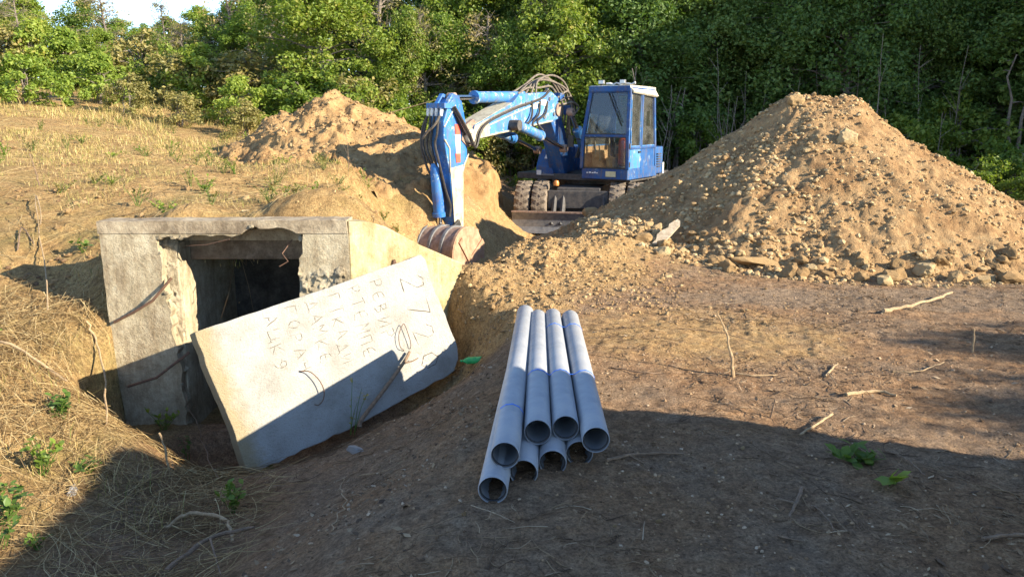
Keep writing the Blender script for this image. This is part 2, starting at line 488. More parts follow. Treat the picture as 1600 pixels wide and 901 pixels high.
# ------------------------------------------------------------------ terrain
CP = [
    # yard
    (-.2, 1, 0), (1, 1, 0), (3, 1, 0), (7, 1, 0), (1, 2.4, 0), (3.5, 2.5, 0), (1, 3.6, 0), (3, 4, 0), (6, 4, 0), (.45, 3, 0), (.5, 4.4, -.01),
    (.25, 5.5, -.02), (.6, 6.1, -.02), (2, 5.5, -.02), (4, 6, 0), (7, 6, .05), (2, 7, 0), (5, 7.5, 0), (9, 8, .1), (13, 6, .2), (13, 12, .25), (22, 10, .5),
    (8, 13, .15), (5, 12, .05), (3, 11, 0), (5, 16, .1), (10, 18, .4), (22, 20, 1), (5, 21, .3), (12, 26, 1.0), (22, 30, 1.6), (2, 19, .1), (3.6, 14.5, -.2), (3.4, 17, -.2),
    # berm in front of the pit
    (-.45, 6.9, .10), (0, 6.75, .08), (.4, 6.8, .06), (-.1, 7.4, .16), (.9, 7.4, .1), (0, 8, .2), (.7, 8.6, .24), (1.2, 9.5, .25), (1.5, 10.5, .25), (-.45, 7.5, .13), (1.4, 8, .08),
    (1.0, 10.8, .12), (2.0, 12, .1), (2.5, 13, 0),
    # pit and the machine's standing
    (-1.05, 7.8, -.15), (-1.42, 8.7, -.42), (-1.7, 10, -.62), (-1.7, 11, -.62), (-.85, 11.7, -.62), (-.15, 12.4, -.58), (.1, 13.3, -.56), (-.3, 9.2, -.45), (.1, 10.2, -.55),
    (.3, 11.5, -.6), (1.2, 12.3, -.5), (1.4, 14, -.52), (.3, 15, -.5), (1.4, 16, -.5), (2.5, 15.2, -.5), (1.5, 18, -.4), (.2, 17.2, -.35),
    # rim of the plateau left of the pit
    (-1.32, 7.45, .44), (-1.80, 8.5, .50), (-2.05, 9.9, .52), (-2.1, 11, .55), (-1.4, 12.3, .55), (-.85, 13.0, .40), (-.6, 14, .22), (-.5, 15.5, .35), (-1.2, 17.5, .45),
    # plateau
    (-2.2, 8.6, .68), (-2.3, 9.4, .64), (-2.5, 7.2, .72), (-1.9, 8.0, .6), (-3, 9, .73), (-2.1, 11, .64), (-2.6, 13, .66), (-3.3, 7.2, .66), (-2.5, 10.4, .64), (-2.1, 12.2, .62),
    (-2, 6.75, .74), (-3, 6.75, .73), (-1.4, 6.8, .66), (-2, 7.6, .7), (-3.2, 8, .74), (-2.6, 10, .7), (-3, 12, .72), (-4.6, 9, .82), (-6, 12, 1.05), (-4, 14, .8), (-2.5, 15, .6),
    (-4, 18, 1.2), (-7, 16, 1.35), (-10, 14, 1.62), (-8, 20, 1.85), (-15, 20, 2.5), (-14, 11, 1.55), (-10, 9, 1.0), (-6, 9, .9), (-2, 21, 1.0), (0, 23, .8),
    (-20, 28, 3.1), (-9, 28, 2.3), (-1, 30, 1.6), (6, 30, 1.3), (-30, 16, 2.3), (-30, 30, 3), (-20, 8, 1.3), (-30, 4, 1.2),
    # slope left of the culvert, straw bank
    (-3.75, 6.5, .12), (-4.2, 7.1, .4), (-4.8, 7.8, .62), (-3.62, 6.1, -.06), (-4.4, 6.3, .08), (-5.4, 6.6, .32), (-3.45, 5.75, -.30), (-3.12, 5.65, -.62), (-2.65, 5.2, -.74), (-4.0, 5.4, -.10), (-4.8, 5.4, -.05), (-6, 5.5, .15), (-8, 5, .4),
    (-3.2, 5.0, -.46), (-3.8, 4.6, -.24), (-3.2, 3.8, -.5), (-2.6, 3.4, -.6), (-4.4, 3.6, -.1), (-6.5, 3.5, .2), (-3.0, 2.4, -.4), (-2.2, 2.4, -.6), (-4.5, 1.5, 0), (-2.6, 1.0, -.5),
    # ditch
    (-2.9, 5.9, -.95), (-2.2, 6.0, -1.05), (-2.4, 5.2, -.93), (-1.85, 4.9, -.84), (-2.0, 4.2, -.8), (-1.55, 3.6, -.66), (-1.4, 2.8, -.5), (-1.4, 1.4, -.4), (-1.6, 5.5, -1.0), (-1.2, 6.1, -.9),
    # right bank of the ditch
    (-.85, 2.2, -.14), (-.8, 3.0, -.22), (-.3, 2.6, -.01), (-.3, 3.4, -.05), (-.75, 3.8, -.36), (-.25, 4.3, -.1), (-.9, 4.4, -.52), (-.5, 4.9, -.42), (-1.3, 5.0, -.74), (-.12, 5.1, -.14),
    (-.9, 5.5, -.66), (-.45, 5.75, -.50), (-.1, 5.7, -.2), (-.33, 6.3, -.42), (.0, 6.2, -.08), (-.3, 6.6, -.08), (-.6, 6.7, -.5), (-.9, 7.1, .25),
]
CP = np.array(CP, float)
def _U(r2): return np.where(r2 > 1e-12, 0.5 * r2 * np.log(np.maximum(r2, 1e-12)), 0.0)
def _fit():
    n = len(CP); P = CP[:, :2]
    d2 = ((P[:, None] - P[None]) ** 2).sum(-1)
    K = _U(d2) + np.eye(n) * 0.004
    Q = np.c_[np.ones(n), P]
    A = np.zeros((n + 3, n + 3)); A[:n, :n] = K; A[:n, n:] = Q; A[n:, :n] = Q.T
    return np.linalg.solve(A, np.r_[CP[:, 2], 0, 0, 0])
TW = _fit()
WD = (0.75, 0.661)      # the wing wall runs this way in plan, from (-1.33, 6.2)
def tps(x, y):
    x = np.clip(x, -30, 22); y = np.clip(y, 1, 30)
    z = TW[-3] + TW[-2] * x + TW[-1] * y
    for i in range(len(CP)):
        z = z + TW[i] * _U((x - CP[i, 0]) ** 2 + (y - CP[i, 1]) ** 2)
    return z

def blob(x, y, cx, cy, rx, ry, p=2.0):
    return np.exp(-(((x - cx) / rx) ** 2 + ((y - cy) / ry) ** 2) ** p)

def masks(x, y):
    sand = np.maximum.reduce([blob(x, y, .2, 8.0, 1.35, 1.5), blob(x, y, -.5, 10.2, 1.9, 3.2), blob(x, y, -.25, 6.6, .85, .75), blob(x, y, 1.2, 9.6, 1.1, 1.6),
                              blob(x, y, 4.2, 10.5, 4.4, 3.1), blob(x, y, 0.9, 14.5, 1.8, 3.0), 0.62 * blob(x, y, 1.4, 5.6, 1.4, 1.0)])
    left = 1 / (1 + np.exp(-(-x - 1.0 - 0.0 * y) * 6))          # everything left of about x = -1
    far = 1 / (1 + np.exp(-(y - 6.4) * 5))
    bank = 1 / (1 + np.exp(-(-x - 2.55 - 0.12 * (y - 4)) * 5))
    dry = np.maximum(left * far, bank)
    dry = np.clip(dry - 0.9 * blob(x, y, -.6, 10.4, 1.25, 3.0), 0, 1)
    dry = np.maximum(dry, 1 / (1 + np.exp(-(y - 19) * 2)))
    return np.clip(sand, 0, 1), dry

def ground_h(x, y):
    x = np.asarray(x, float); y = np.asarray(y, float)
    near_pit = blob(x, y, -.6, 10.3, 2.2, 4.0, 3)
    wx = x + near_pit * 0.16 * fbm(x, y, .8, 4, 11)
    wy = y + near_pit * 0.16 * fbm(x, y, .8, 4, 23)
    z = tps(wx, wy)
    # masonry holds the earth back: low in front of the headwall and of the wing wall
    k = np.clip((y - 5.5) / .5, 0, 1) * (x > -3.34) * (x < -1.3) * (y < 6.35)
    z = np.where(k > 0, z + (np.minimum(z, -.98) - z) * k, z)
    al = (x + 1.33) * WD[0] + (y - 6.2) * WD[1]
    fd = (x + 1.33) * WD[1] - (y - 6.2) * WD[0]
    k = (al > -.1) * np.clip((1.0 - al) / .12, 0, 1) * (fd > -.1) * np.clip((.5 - fd) / .15, 0, 1)
    z = np.where(k > 0, z + (np.minimum(z, -.62) - z) * k, z)
    sand, dry = masks(x, y)
    z = z + 0.02 * fbm(x, y, 1.1, 3, 1)
    z = z + 0.016 * fbm(x, y, .26, 5, 2, .65)
    crumb = np.clip(sand * 1.2 - .1, 0, 1)
    z = z + crumb * (0.035 * fbm(x, y, .38, 4, 3, .6) + 0.022 * fbm(x, y, .11, 3, 4, .6, True))
    z = z + dry * (0.05 * fbm(x, y, .6, 4, 5, .6) + 0.022 * fbm(x, y, .13, 3, 6, .65, True)) * (1 - .6 * np.clip((y - 12) / 6, 0, 1))
    # tyre-combed soil in the yard
    yard = (1 - crumb) * (1 - dry)
    z = z + yard * (0.011 * fbm(x * .35 + y * .1, y, .09, 3, 8, .6) - .022 * np.clip(fbm(x * .45 + y * .12, y - x * .08, .55, 3, 18) - .25, 0, 1))
    z = z + near_pit * sand * (.07 * fbm(x, y, .42, 4, 61, .6, True) + .03 * fbm(x, y, .13, 3, 62, .6))
    z = z + yard * (.0065 * fbm(x, y, .055, 3, 28, .7) + .007 * fbm(x, y, .16, 2, 29, .5, True))
    return z

def gz(x, y):
    return float(ground_h(np.array([x]), np.array([y]))[0])

def grow(a, step, n, k=1.16):
    out = []; d = step
    for _ in range(n):
        d *= k; a += d; out.append(a)
    return out
def make_ground():
    xs = np.r_[np.arange(-4.6, -1.6, .022), np.arange(-1.6, 3.4, .0155), np.arange(3.4, 5.6, .022)]
    xs = np.r_[np.array(grow(4.6, .022, 52, 1.145))[::-1] * -1, xs, np.array(grow(5.6, .022, 52, 1.145))]
    ys = np.r_[-np.array(grow(-1.5, .02, 46, 1.16))[::-1], np.arange(1.5, 5.5, .014), np.arange(5.5, 8, .02), np.arange(8, 14, .035), np.array(grow(13.98, .035, 50, 1.14))]
    X, Y = np.meshgrid(xs, ys)
    x = X.ravel(); y = Y.ravel()
    z = ground_h(x, y)
    # under the culvert's roof slab the earth is the channel, not the plateau
    inside = (x > -3.0) & (x < -1.6) & (y > 6.22) & (y < 7.62)
    z = np.where(inside, np.minimum(z, -1.08 + 0.02 * fbm(x, y, .3, 3, 9)), z)
    nx, ny = len(xs), len(ys)
    idx = np.arange(nx * ny).reshape(ny, nx)
    F = np.stack([idx[:-1, :-1], idx[:-1, 1:], idx[1:, 1:], idx[1:, :-1]], -1).reshape(-1, 4)
    # leave the plateau's skin out over the culvert chamber (its own roof slab and turf close it)
    o = np_mesh('ground', np.c_[x, y, z], F, M['ground'], None, True)
    sand, dry = masks(x, y)
    grey = np.maximum.reduce([blob(x, y, 3.6, 6.75, 2.6, .55), .9 * blob(x, y, 5.2, 6.2, 1.6, .9)])
    for nm, a in (('sand', sand), ('dry', dry), ('grey', grey)):
        at = o.data.attributes.new(nm, 'FLOAT', 'POINT')
        at.data.foreach_set('value', a.astype(np.float32))
    tag(o, kind='structure')
    return o
make_ground()

# ------------------------------------------------------------------ spoil heaps
def heap_right(x, y):
    dx = x - 4.15; dy = y - 11.0
    a = np.arctan2(dy, dx)
    wob = 0.10 * fbm(np.cos(a) * 2.2 + 5, np.sin(a) * 2.2, 1.0, 3, 41)
    rx = np.where(dx < 0, 3.35, 3.5); ry = np.where(dy < 0, 3.55, 3.2)
    r = np.sqrt((dx / rx) ** 2 + (dy / ry) ** 2) * (1 + wob)
    z = 2.0 * (1 - r)
    z = np.where(z > 1.62, 1.62 + (z - 1.62) * .62, z)
    z = z + .16 * np.exp(-((x - 3.8) / .3) ** 2 - ((y - 11) / .4) ** 2) + .17 * np.exp(-((x - 4.75) / .42) ** 2 - ((y - 11) / .5) ** 2)
    # tongue running left towards the machine
    z = np.maximum(z, .62 * (1 - np.sqrt(((x - 2.1) / 1.3) ** 2 + ((y - 11.2) / 1.7) ** 2)))
    gul = fbm(a * 4.0, r * .6 + 3, .5, 3, 45)
    z = z + .045 * gul * np.clip(r * 2, 0, 1) + .12 * fbm(x, y, 1.1, 4, 42, .6) + .045 * fbm(x, y, .22, 4, 43, .6) + .028 * fbm(x, y, .08, 3, 44, .6, True)
    return z
def heap_left(x, y):
    dx = x + 3.35; dy = y - 14.8
    a = np.arctan2(dy, dx)
    wob = 0.16 * fbm(np.cos(a) * 2.2 + 9, np.sin(a) * 2.2, 1.0, 3, 51)
    rx = np.where(dx < 0, 2.3, 3.0); ry = np.where(dy < 0, 3.1, 2.4)
    r = np.sqrt((dx / rx) ** 2 + (dy / ry) ** 2) * (1 + wob)
    z = .62 + np.where(r < 1, 1.44 * (1 - r), (1.44 + 2.2 * np.clip((dx - 2.6) / .5, 0, 1)) * (1 - r))
    z = z - 5 * np.clip(dx - 3.0 - .15 * fbm(x, y, .6, 3, 58), 0, 2)
    z = np.where(z > 1.75, 1.75 + (z - 1.75) * .75, z)
    z = z + .15 * np.exp(-((x + 3.45) / .35) ** 2 - ((y - 14.6) / .5) ** 2)
    z = z + .13 * np.exp(-((x + 4.25) / .3) ** 2 - ((y - 14.2) / .5) ** 2)
    z = z + .15 * fbm(x, y, .8, 4, 52, .6) + .13 * fbm(x, y, .32, 4, 53, .65, True) + .03 * fbm(x, y, .1, 3, 54, .6)
    return z
_heap_left = heap_left
def heap_left(x, y):
    # the dug pit cuts the heap's foot away
    g = tps(x + .12 * fbm(x, y, .7, 3, 57), y)
    x2 = x + .20 * fbm(x, y, .55, 5, 59, .6); y2 = y + .20 * fbm(x, y, .55, 5, 60, .6)
    return _heap_left(x2, y2) - 2.6 * np.clip(.46 - g, 0, 1) * np.clip((13.5 - y) / .6, 0, 1)
def heap_mesh(name, fn, x0, x1, y0, y1, st, mat):
    xs = np.arange(x0, x1, st); ys = np.arange(y0, y1, st)
    X, Y = np.meshgrid(xs, ys); x = X.ravel(); y = Y.ravel()
    z = fn(x, y); g = ground_h(x, y)
    idx = np.arange(len(x)).reshape(X.shape)
    keep = (z > g - .12).reshape(X.shape)
    kq = keep[:-1, :-1] | keep[:-1, 1:] | keep[1:, 1:] | keep[1:, :-1]
    F = np.stack([idx[:-1, :-1], idx[:-1, 1:], idx[1:, 1:], idx[1:, :-1]], -1)[kq]
    used = np.unique(F); mp = np.full(len(x), -1); mp[used] = np.arange(len(used))
    return np_mesh(name, np.c_[x, y, np.maximum(z, g - .15)][used], mp[F], mat, None, True)
tag(heap_mesh('spoil_heap', heap_right, .3, 8.6, 7.0, 14.6, .028, M['heap']), 'tall cone of dry crumbly excavated earth right of the blue excavator', 'earth heap', 'heaps of excavated earth')
tag(heap_mesh('spoil_heap', heap_left, -6.2, 1.6, 11.6, 17.6, .035, M['clay']), 'lumpy heap of excavated clay on the dry grass left of the blue excavator', 'earth heap', 'heaps of excavated earth')
def surf(x, y):
    x = np.asarray(x, float); y = np.asarray(y, float)
    return np.maximum.reduce([ground_h(x, y), heap_right(x, y), heap_left(x, y)])
def sz(x, y): return float(surf(np.array([x]), np.array([y]))[0])

# ------------------------------------------------------------------ clods: unit rocks
def ico(sub):
    bm = bmesh.new(); bmesh.ops.create_icosphere(bm, subdivisions=sub, radius=1)
    V = np.array([v.co[:] for v in bm.verts]); F = np.array([[v.index for v in f.verts] for f in bm.faces]); bm.free()
    return V, F
ICO1, ICO2, ICO3 = ico(1), ico(2), ico(3)
def rocky(base, seed, amp=.35, cuts=7):
    r = np.random.default_rng(seed)
    V, F = base; V = V.copy()
    for _ in range(cuts):                                       # planar breaks
        n = r.normal(size=3); n /= np.linalg.norm(n); d = r.uniform(.55, .85)
        t = V @ n - d
        V = V - np.outer(np.maximum(t, 0), n)
    if len(V) > 100:
        off = Vector(r.uniform(-50, 50, 3))
        for i in range(len(V)):
            p = Vector(V[i]); k = mnoise.fractal(p * 1.9 + off, .9, 2.1, 5) * .17 - abs(mnoise.noise(p * 5.0 + off)) * .09
            V[i] = V[i] * (1 + k)
    V = V * (1 + amp * .35 * (r.random((len(V), 1)) - .5)) * r.uniform(.7, 1.15, 3)
    return V, F
ROCKS = [rocky(ICO3, 100 + i, .10, 12) for i in range(9)]
ROCK_ME = []
for i, (V, F) in enumerate(ROCKS):
    o = np_mesh('clod_shape', V, F, M['clod'], None, False)
    ROCK_ME.append(o.data); bpy.data.objects.remove(o)
def put_rock(name, x, y, s, label, cat, group=None, mesh=None, z=None, flat=.75):
    o = bpy.data.objects.new(name, mesh or random.choice(ROCK_ME)); COL.objects.link(o)
    o.scale = (s, s * random.uniform(.8, 1.1), s * flat)
    o.rotation_euler = (random.uniform(-.5, .5), random.uniform(-.5, .5), random.uniform(0, 6.3))
    o.location = (x, y, (sz(x, y) if z is None else z) + s * flat * .18)
    return tag(o, label, cat, group)

# large lumps one can single out
put_rock('earth_lump', 4.18, 9.75, .16, 'largest pale rounded lump halfway up the tall right earth heap', 'earth lump')
put_rock('earth_lump', 3.85, 10.75, .17, 'big angular lump just under the peak of the tall right earth heap', 'earth lump')
put_rock('earth_lump', 4.98, 7.5, .21, 'large brown lump at the front foot of the right earth heap by the picture edge', 'earth lump')
put_rock('earth_lump', 1.25, 12.4, .19, 'yellow sunlit lump resting against the excavator tyre on the right', 'earth lump', z=.10)
o = put_rock('earth_lump', 2.62, 8.05, .17, 'long flat yellow lump at the foot of the right earth heap', 'earth lump', flat=.5); o.scale.x = .30; o.rotation_euler = (0, .1, .05)
for i in range(262):
    # clods roll down: dense and big round the foot, smaller up the slope
    t = RNG.random()
    ang = RNG.uniform(PI * 1.0, PI * 2.0)
    if t < .52:
        rr = RNG.uniform(.86, 1.02); s = RNG.uniform(.03, .085) * (1.5 if RNG.random() < .2 else 1)
    else:
        rr = RNG.uniform(.1, .95) ** .8; s = RNG.uniform(.022, .055)
    x = 4.15 + math.cos(ang) * rr * (3.2 if math.cos(ang) < 0 else 3.6); y = 11.0 + math.sin(ang) * rr * 3.5
    put_rock('earth_clod', x, y, s, 'dry tan clod of earth scattered over the right earth heap', 'earth clod', 'clods on the right earth heap')
for i in range(30):
    x = RNG.uniform(1.5, 5.6); fr = 11.0 - 3.5 * math.sqrt(max(0, 1 - ((x - 4.15) / 3.5) ** 2))
    put_rock('earth_block', x, fr + RNG.uniform(-.12, .35), RNG.uniform(.06, .15), 'blocky lump of dry earth at the front foot of the right earth heap', 'earth lump', 'blocks along the foot of the right heap')
for i in range(26):
    ang = RNG.uniform(PI * .95, PI * 2.02); rr = RNG.uniform(.15, 1.05)
    x = -3.3 + math.cos(ang) * rr * 2.2; y = 14.8 + math.sin(ang) * rr * 2.5
    put_rock('clay_lump', x, y, RNG.uniform(.03, .085), 'yellow clay lump lying on the left clay heap', 'clay lump', 'lumps on the left clay heap')
for i in range(40):
    x, y = RNG.uniform(-.5, 1.6), RNG.uniform(6.4, 9.6)
    put_rock('sandy_clod', x, y, RNG.uniform(.02, .055), 'small sandy clod on the low bank of fresh earth beyond the pipes', 'earth clod', 'clods on the low sandy bank')
for i in range(18):
    x = RNG.uniform(-4.8, -1.3); y = RNG.uniform(7.0, 9.4)
    put_rock('field_clod', x, y, RNG.uniform(.03, .085), 'dry earth clod on the field edge behind the concrete headwall', 'earth clod', 'clods behind the headwall')

def scatter(name, P, S, base_list, mat, flat=.7, jitter=.25):
    """many small crumbs as one stuff mesh"""
    Vs = []; Fs = []; off = 0
    n = len(P)
    for b, (V, F) in enumerate(base_list):
        sel = np.arange(b, n, len(base_list)); m = len(sel)
        a = RNG.uniform(0, 2 * PI, m); c, s = np.cos(a), np.sin(a)
        sc = S[sel][:, None, None] * RNG.uniform(1 - jitter, 1 + jitter, (m, 1, 3))
        W = V[None] * sc
        t = RNG.uniform(-.6, .6, m)
        W = np.stack([W[..., 0], W[..., 1] * np.cos(t)[:, None] - W[..., 2] * np.sin(t)[:, None], W[..., 1] * np.sin(t)[:, None] + W[..., 2] * np.cos(t)[:, None]], -1)
        W = np.stack([W[..., 0] * c[:, None] - W[..., 1] * s[:, None], W[..., 0] * s[:, None] + W[..., 1] * c[:, None], W[..., 2] * flat], -1) + P[sel][:, None]
        Vs.append(W.reshape(-1, 3)); Fs.append((F[None] + (np.arange(m) * len(V))[:, None, None]).reshape(-1, 3) + off); off += m * len(V)
    return np_mesh(name, np.concatenate(Vs), np.concatenate(Fs), mat, None, False)
SMALL = [rocky(ICO1, 300 + i, .5, 4) for i in range(6)]
def heap_crumbs():
    n = 15000
    ang = RNG.uniform(PI * .9, PI * 2.1, n); rr = RNG.uniform(0, 1, n) ** .55 * 1.05
    x = 4.15 + np.cos(ang) * rr * np.where(np.cos(ang) < 0, 3.35, 3.75); y = 11 + np.sin(ang) * rr * 3.6
    s = .006 + .034 * RNG.random(n) ** 3.4
    s = s * np.where((x < 3.4) & (y < 10.6), 1.35, 1.0)
    kp = (vnoise(x * 1.7, y * 1.7, 83) > .42) | (RNG.random(n) < .28) | (np.hypot((x - 4.15) / 3.4, (y - 11) / 3.5) > .86)
    x, y, s = x[kp], y[kp], s[kp]
    z = surf(x, y)
    tag(scatter('crumbled_earth', np.c_[x, y, z + s * .05], s, SMALL, M['clod']), 'loose crumbled earth covering the slope of the right heap', 'crumbled earth', None, 'stuff')
    n = 4200
    x = np.r_[RNG.normal(.3, .75, n), RNG.uniform(-1.6, .4, 500)]; y = np.r_[RNG.uniform(6.2, 10.2, n), RNG.uniform(8, 12, 500)]
    s = .006 + .022 * RNG.random(len(x)) ** 3
    tag(scatter('loose_soil', np.c_[x, y, surf(x, y) + s * .2], s, SMALL, M['clod']), 'loose sandy soil on the low bank beyond the pipes', 'loose soil', None, 'stuff')
    n = 1500
    ang = RNG.uniform(PI * .95, PI * 2.05, n); rr = RNG.uniform(0, 1, n) ** .6
    x = -3.3 + np.cos(ang) * rr * 2.5; y = 14.8 + np.sin(ang) * rr * 2.6
    s = .010 + .035 * RNG.random(n) ** 3
    tag(scatter('clay_rubble', np.c_[x, y, surf(x, y) + s * .2], s, SMALL, M['clod']), 'loose clay rubble over the left heap', 'clay rubble', None, 'stuff')
    n = 42000
    x = RNG.uniform(-1.2, 5.5, n); y = 2.0 + 5.5 * RNG.random(n) ** 1.2
    k = (x < .7 * y + .4)
    x, y = x[k], y[k]
    dens = RNG.random(len(x)) < np.clip(vnoise(x * 1.5, y * 1.5, 77) * 1.8 - .45, .05, 1)
    x, y = x[dens], y[dens]
    s = .0020 + .010 * RNG.random(len(x)) ** 4
    tag(scatter('soil_crumbs', np.c_[x, y, ground_h(x, y) + s * .1], s, SMALL, M['crumb']), 'small crumbs of dark soil strewn over the yard', 'soil crumbs', None, 'stuff')
heap_crumbs()
def field_crumbs():
    n = 5200
    x = RNG.uniform(-9, -1.0, n); y = 6.55 + 6.5 * RNG.random(n) ** 1.6
    k = (x > -.75 * y) & (vnoise(x * 1.2, y * 1.2, 91) > .45) & (heap_left(x, y) < ground_h(x, y))
    x, y = x[k], y[k]; s = .006 + .034 * RNG.random(len(x)) ** 3.5
    tag(scatter('field_soil', np.c_[x, y, ground_h(x, y) + s * .2], s, SMALL, M['clod']), 'loose dry soil crumbs over the field behind the headwall', 'loose soil', None, 'stuff')
field_crumbs()

# ------------------------------------------------------------------ culvert
def jag(a, b, n, amp, seed):
    """points from a towards b with a broken line (b left out)"""
    r = random.Random(seed); out = [a]
    dx, dy = b[0] - a[0], b[1] - a[1]; l = math.hypot(dx, dy)
    for i in range(1, n):
        t = (i + r.uniform(-.3, .3)) / n; k = r.uniform(-amp, amp)
        out.append((a[0] + dx * t - dy / l * k, a[1] + dy * t + dx / l * k))
    return out
def chain(pts, amps, seed, step=.045):
    out = []
    for i in range(len(pts) - 1):
        n = max(1, int(math.dist(pts[i], pts[i + 1]) / step))
        out += jag(pts[i], pts[i + 1], n if amps[i] else 1, amps[i], seed + i)
    return out + [pts[-1]]
def rough_sheet(name, org, eu, ev, nu, nv, depth_fn, mat, parent, amp=.03, wl=.12, seed=1):
    """broken concrete face: a dense patch with real relief along its normal"""
    eu = np.array(eu, float); ev = np.array(ev, float); nrm = np.cross(eu, ev); nrm /= np.linalg.norm(nrm)
    u, v = np.meshgrid(np.linspace(0, 1, nu), np.linspace(0, 1, nv)); u = u.ravel(); v = v.ravel()
    su, sv = u * np.linalg.norm(eu), v * np.linalg.norm(ev)
    h = amp * fbm(su, sv, wl, 4, seed, .6) + amp * .8 * fbm(su, sv, wl * .4, 3, seed + 5, .6, True) + depth_fn(u, v)
    P = np.array(org)[None] + u[:, None] * eu + v[:, None] * ev + h[:, None] * nrm
    idx = np.arange(nu * nv).reshape(nv, nu)
    F = np.stack([idx[:-1, :-1], idx[:-1, 1:], idx[1:, 1:], idx[1:, :-1]], -1).reshape(-1, 4)
    return np_mesh(name, P, F, mat, parent, True)

def make_culvert():
    root = tag(empty('concrete_culvert', (-2.3, 6.2, -1.05)), 'old broken concrete box culvert set into the bank behind the white slab', 'culvert')
    def fix(o):
        o.matrix_parent_inverse = Matrix.Translation(-Vector(root.location)); return o
    Y0 = 6.2
    # headwall outline in x, z with the broken opening
    left_edge = chain([(-2.78, -1.4), (-2.80, -.55), (-2.815, -.28), (-2.85, .05), (-2.88, .35), (-2.90, .615)], [.012, .02, .02, .02, .018], 3)
    lintel = chain([(-2.90, .615), (-2.6, .655), (-2.35, .66), (-2.05, .705), (-1.86, .712), (-1.75, .655), (-1.715, .56)], [.02, .034, .032, .016, .02, .02], 13)
    right_edge = chain([(-1.715, .56), (-1.745, .38), (-1.77, .1), (-1.75, -.3), (-1.73, -1.4)], [.015, .018, .02, .01], 23)
    outer_l = chain([(-3.36, .662), (-3.36, .0), (-3.34, -.6), (-3.30, -1.4)], [.004, .008, .012], 33, .08)
    body = outer_l + left_edge + [p for p in lintel if p[1] < .622][:1]
    # pier on the left
    mb = MB(); mb.prism(outer_l + left_edge[:-1] + [(p[0], min(p[1], .655)) for p in lintel if p[0] < -2.28] + [(-2.2, .662)], Y0, Y0 + .12, 1)
    fix(mb.build('pier', M['old_concrete'], root))
    # pier on the right
    mb = MB(); mb.prism(right_edge[::-1][:-1] + [(-1.71, .59), (-1.70, .662), (-1.333, .662), (-1.333, -1.4)], Y0, Y0 + .30, 1)
    o = fix(mb.build('pier', M['old_concrete'], root)); o['label'] = 'right pier with its face broken to rough aggregate'
    # dark stained cap with broken underside
    top = chain([(-3.37, .765), (-2.4, .772), (-1.345, .775)], [.004, .004], 44, .07)
    under = [(p[0], min(max(p[1], .667), .735)) for p in lintel if -2.18 < p[0] < -1.72]
    mb = MB(); mb.prism([(-3.37, .665)] + top + [(-1.335, .665), (-1.70, .665)] + under[::-1] + [(-2.2, .665)], Y0 - .005, Y0 + .24, 1)
    fix(mb.build('cap', M['stained_concrete'], root))
    # inner broken layer behind the left pier, inner walls, roof, back
    fix(rough_sheet('broken_edge', (-2.95, Y0 + .07, -1.4), (.165, .05, 0), (0, .02, 2.04), 20, 170, lambda u, v: -.05 * np.abs(u - .4), M['broken_concrete'], root, .035, .11, 61))
    fix(rough_sheet('broken_edge', (-1.75, Y0 - .004, -1.2), (.41, 0, 0), (0, 0, 1.66), 50, 160, lambda u, v: -.012 * u - .05 * np.clip(v - .93, 0, 1) * 10 - .03 * (u > .93), M['broken_concrete'], root, .032, .12, 71))
    mb = MB(); mb.prism([(Y0 + .10, -1.4), (7.6, -1.4), (7.6, .56), (Y0 + .14, .56), (Y0 + .12, .3), (Y0 + .14, 0.05), (Y0 + .11, -.3)], -3.05, -2.795, 0)
    fix(mb.build('inner_wall', M['old_concrete'], root, bevel=.012))
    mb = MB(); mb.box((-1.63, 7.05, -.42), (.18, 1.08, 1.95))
    fix(mb.build('inner_wall', M['deep_shade_concrete'], root))
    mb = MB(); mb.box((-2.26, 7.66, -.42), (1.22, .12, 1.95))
    fix(mb.build('back_wall', M['deep_shade_concrete'], root))
    mb = MB(); mb.box((-2.29, 7.1, .615), (1.38, 1.2, .10))
    fix(mb.build('roof_slab', M['stained_concrete'], root))
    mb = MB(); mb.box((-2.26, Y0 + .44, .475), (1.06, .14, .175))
    fix(mb.build('lintel', M['dim_concrete'], root, bevel=.01))
    # crumbled lumps hanging in the broken underside and edges
    r = random.Random(31)
    for k in range(70):
        if k < 42: i = r.randrange(len(lintel) - 1); p, q = lintel[i], lintel[i + 1]; yy = Y0 + r.uniform(-.004, .16); s_ = r.uniform(.012, .034)
        elif k < 56: i = r.randrange(2, len(right_edge) - 1); p, q = right_edge[i - 1], right_edge[i]; yy = Y0 + r.uniform(0, .12); s_ = r.uniform(.010, .026)
        else: i = r.randrange(4, len(left_edge) - 1); p, q = left_edge[i], left_edge[i + 1]; yy = Y0 + r.uniform(0, .08); s_ = r.uniform(.010, .026)
        t = r.random(); V, F = SMALL[r.randrange(6)]
        c = (p[0] + (q[0] - p[0]) * t, yy, p[1] + (q[1] - p[1]) * t + .008)
        mb = MB()
        mb.add([(v[0] * s_ * 1.3 + c[0], v[1] * s_ + c[1], v[2] * s_ + c[2]) for v in V], [tuple(f) for f in F])
        fix(mb.build('rubble', M['broken_concrete'], root))
    # wing wall
    d = Vector((WD[0], WD[1], 0)); nrm = Vector((WD[1], -WD[0], 0))
    prof = [(0.004, -1.4), (1.16, -1.4)] + [(1.16, .285), (.7, .50), (.36, .69), (.20, .745), (0.004, .765)]
    mb = MB(); n = len(prof); vs = []
    for off in (0, -.24):
        for l, z in prof:
            p = Vector((-1.33, 6.2, 0)) + d * l + nrm * off; vs.append((p.x, p.y, z))
    fs = [tuple(range(n)), tuple(range(2 * n - 1, n - 1, -1))] + [(i, n + i, n + (i + 1) % n, (i + 1) % n) for i in range(n)]
    mb.add(vs, fs)
    fix(mb.build('wing_wall', M['wing_concrete'], root, bevel=.01))
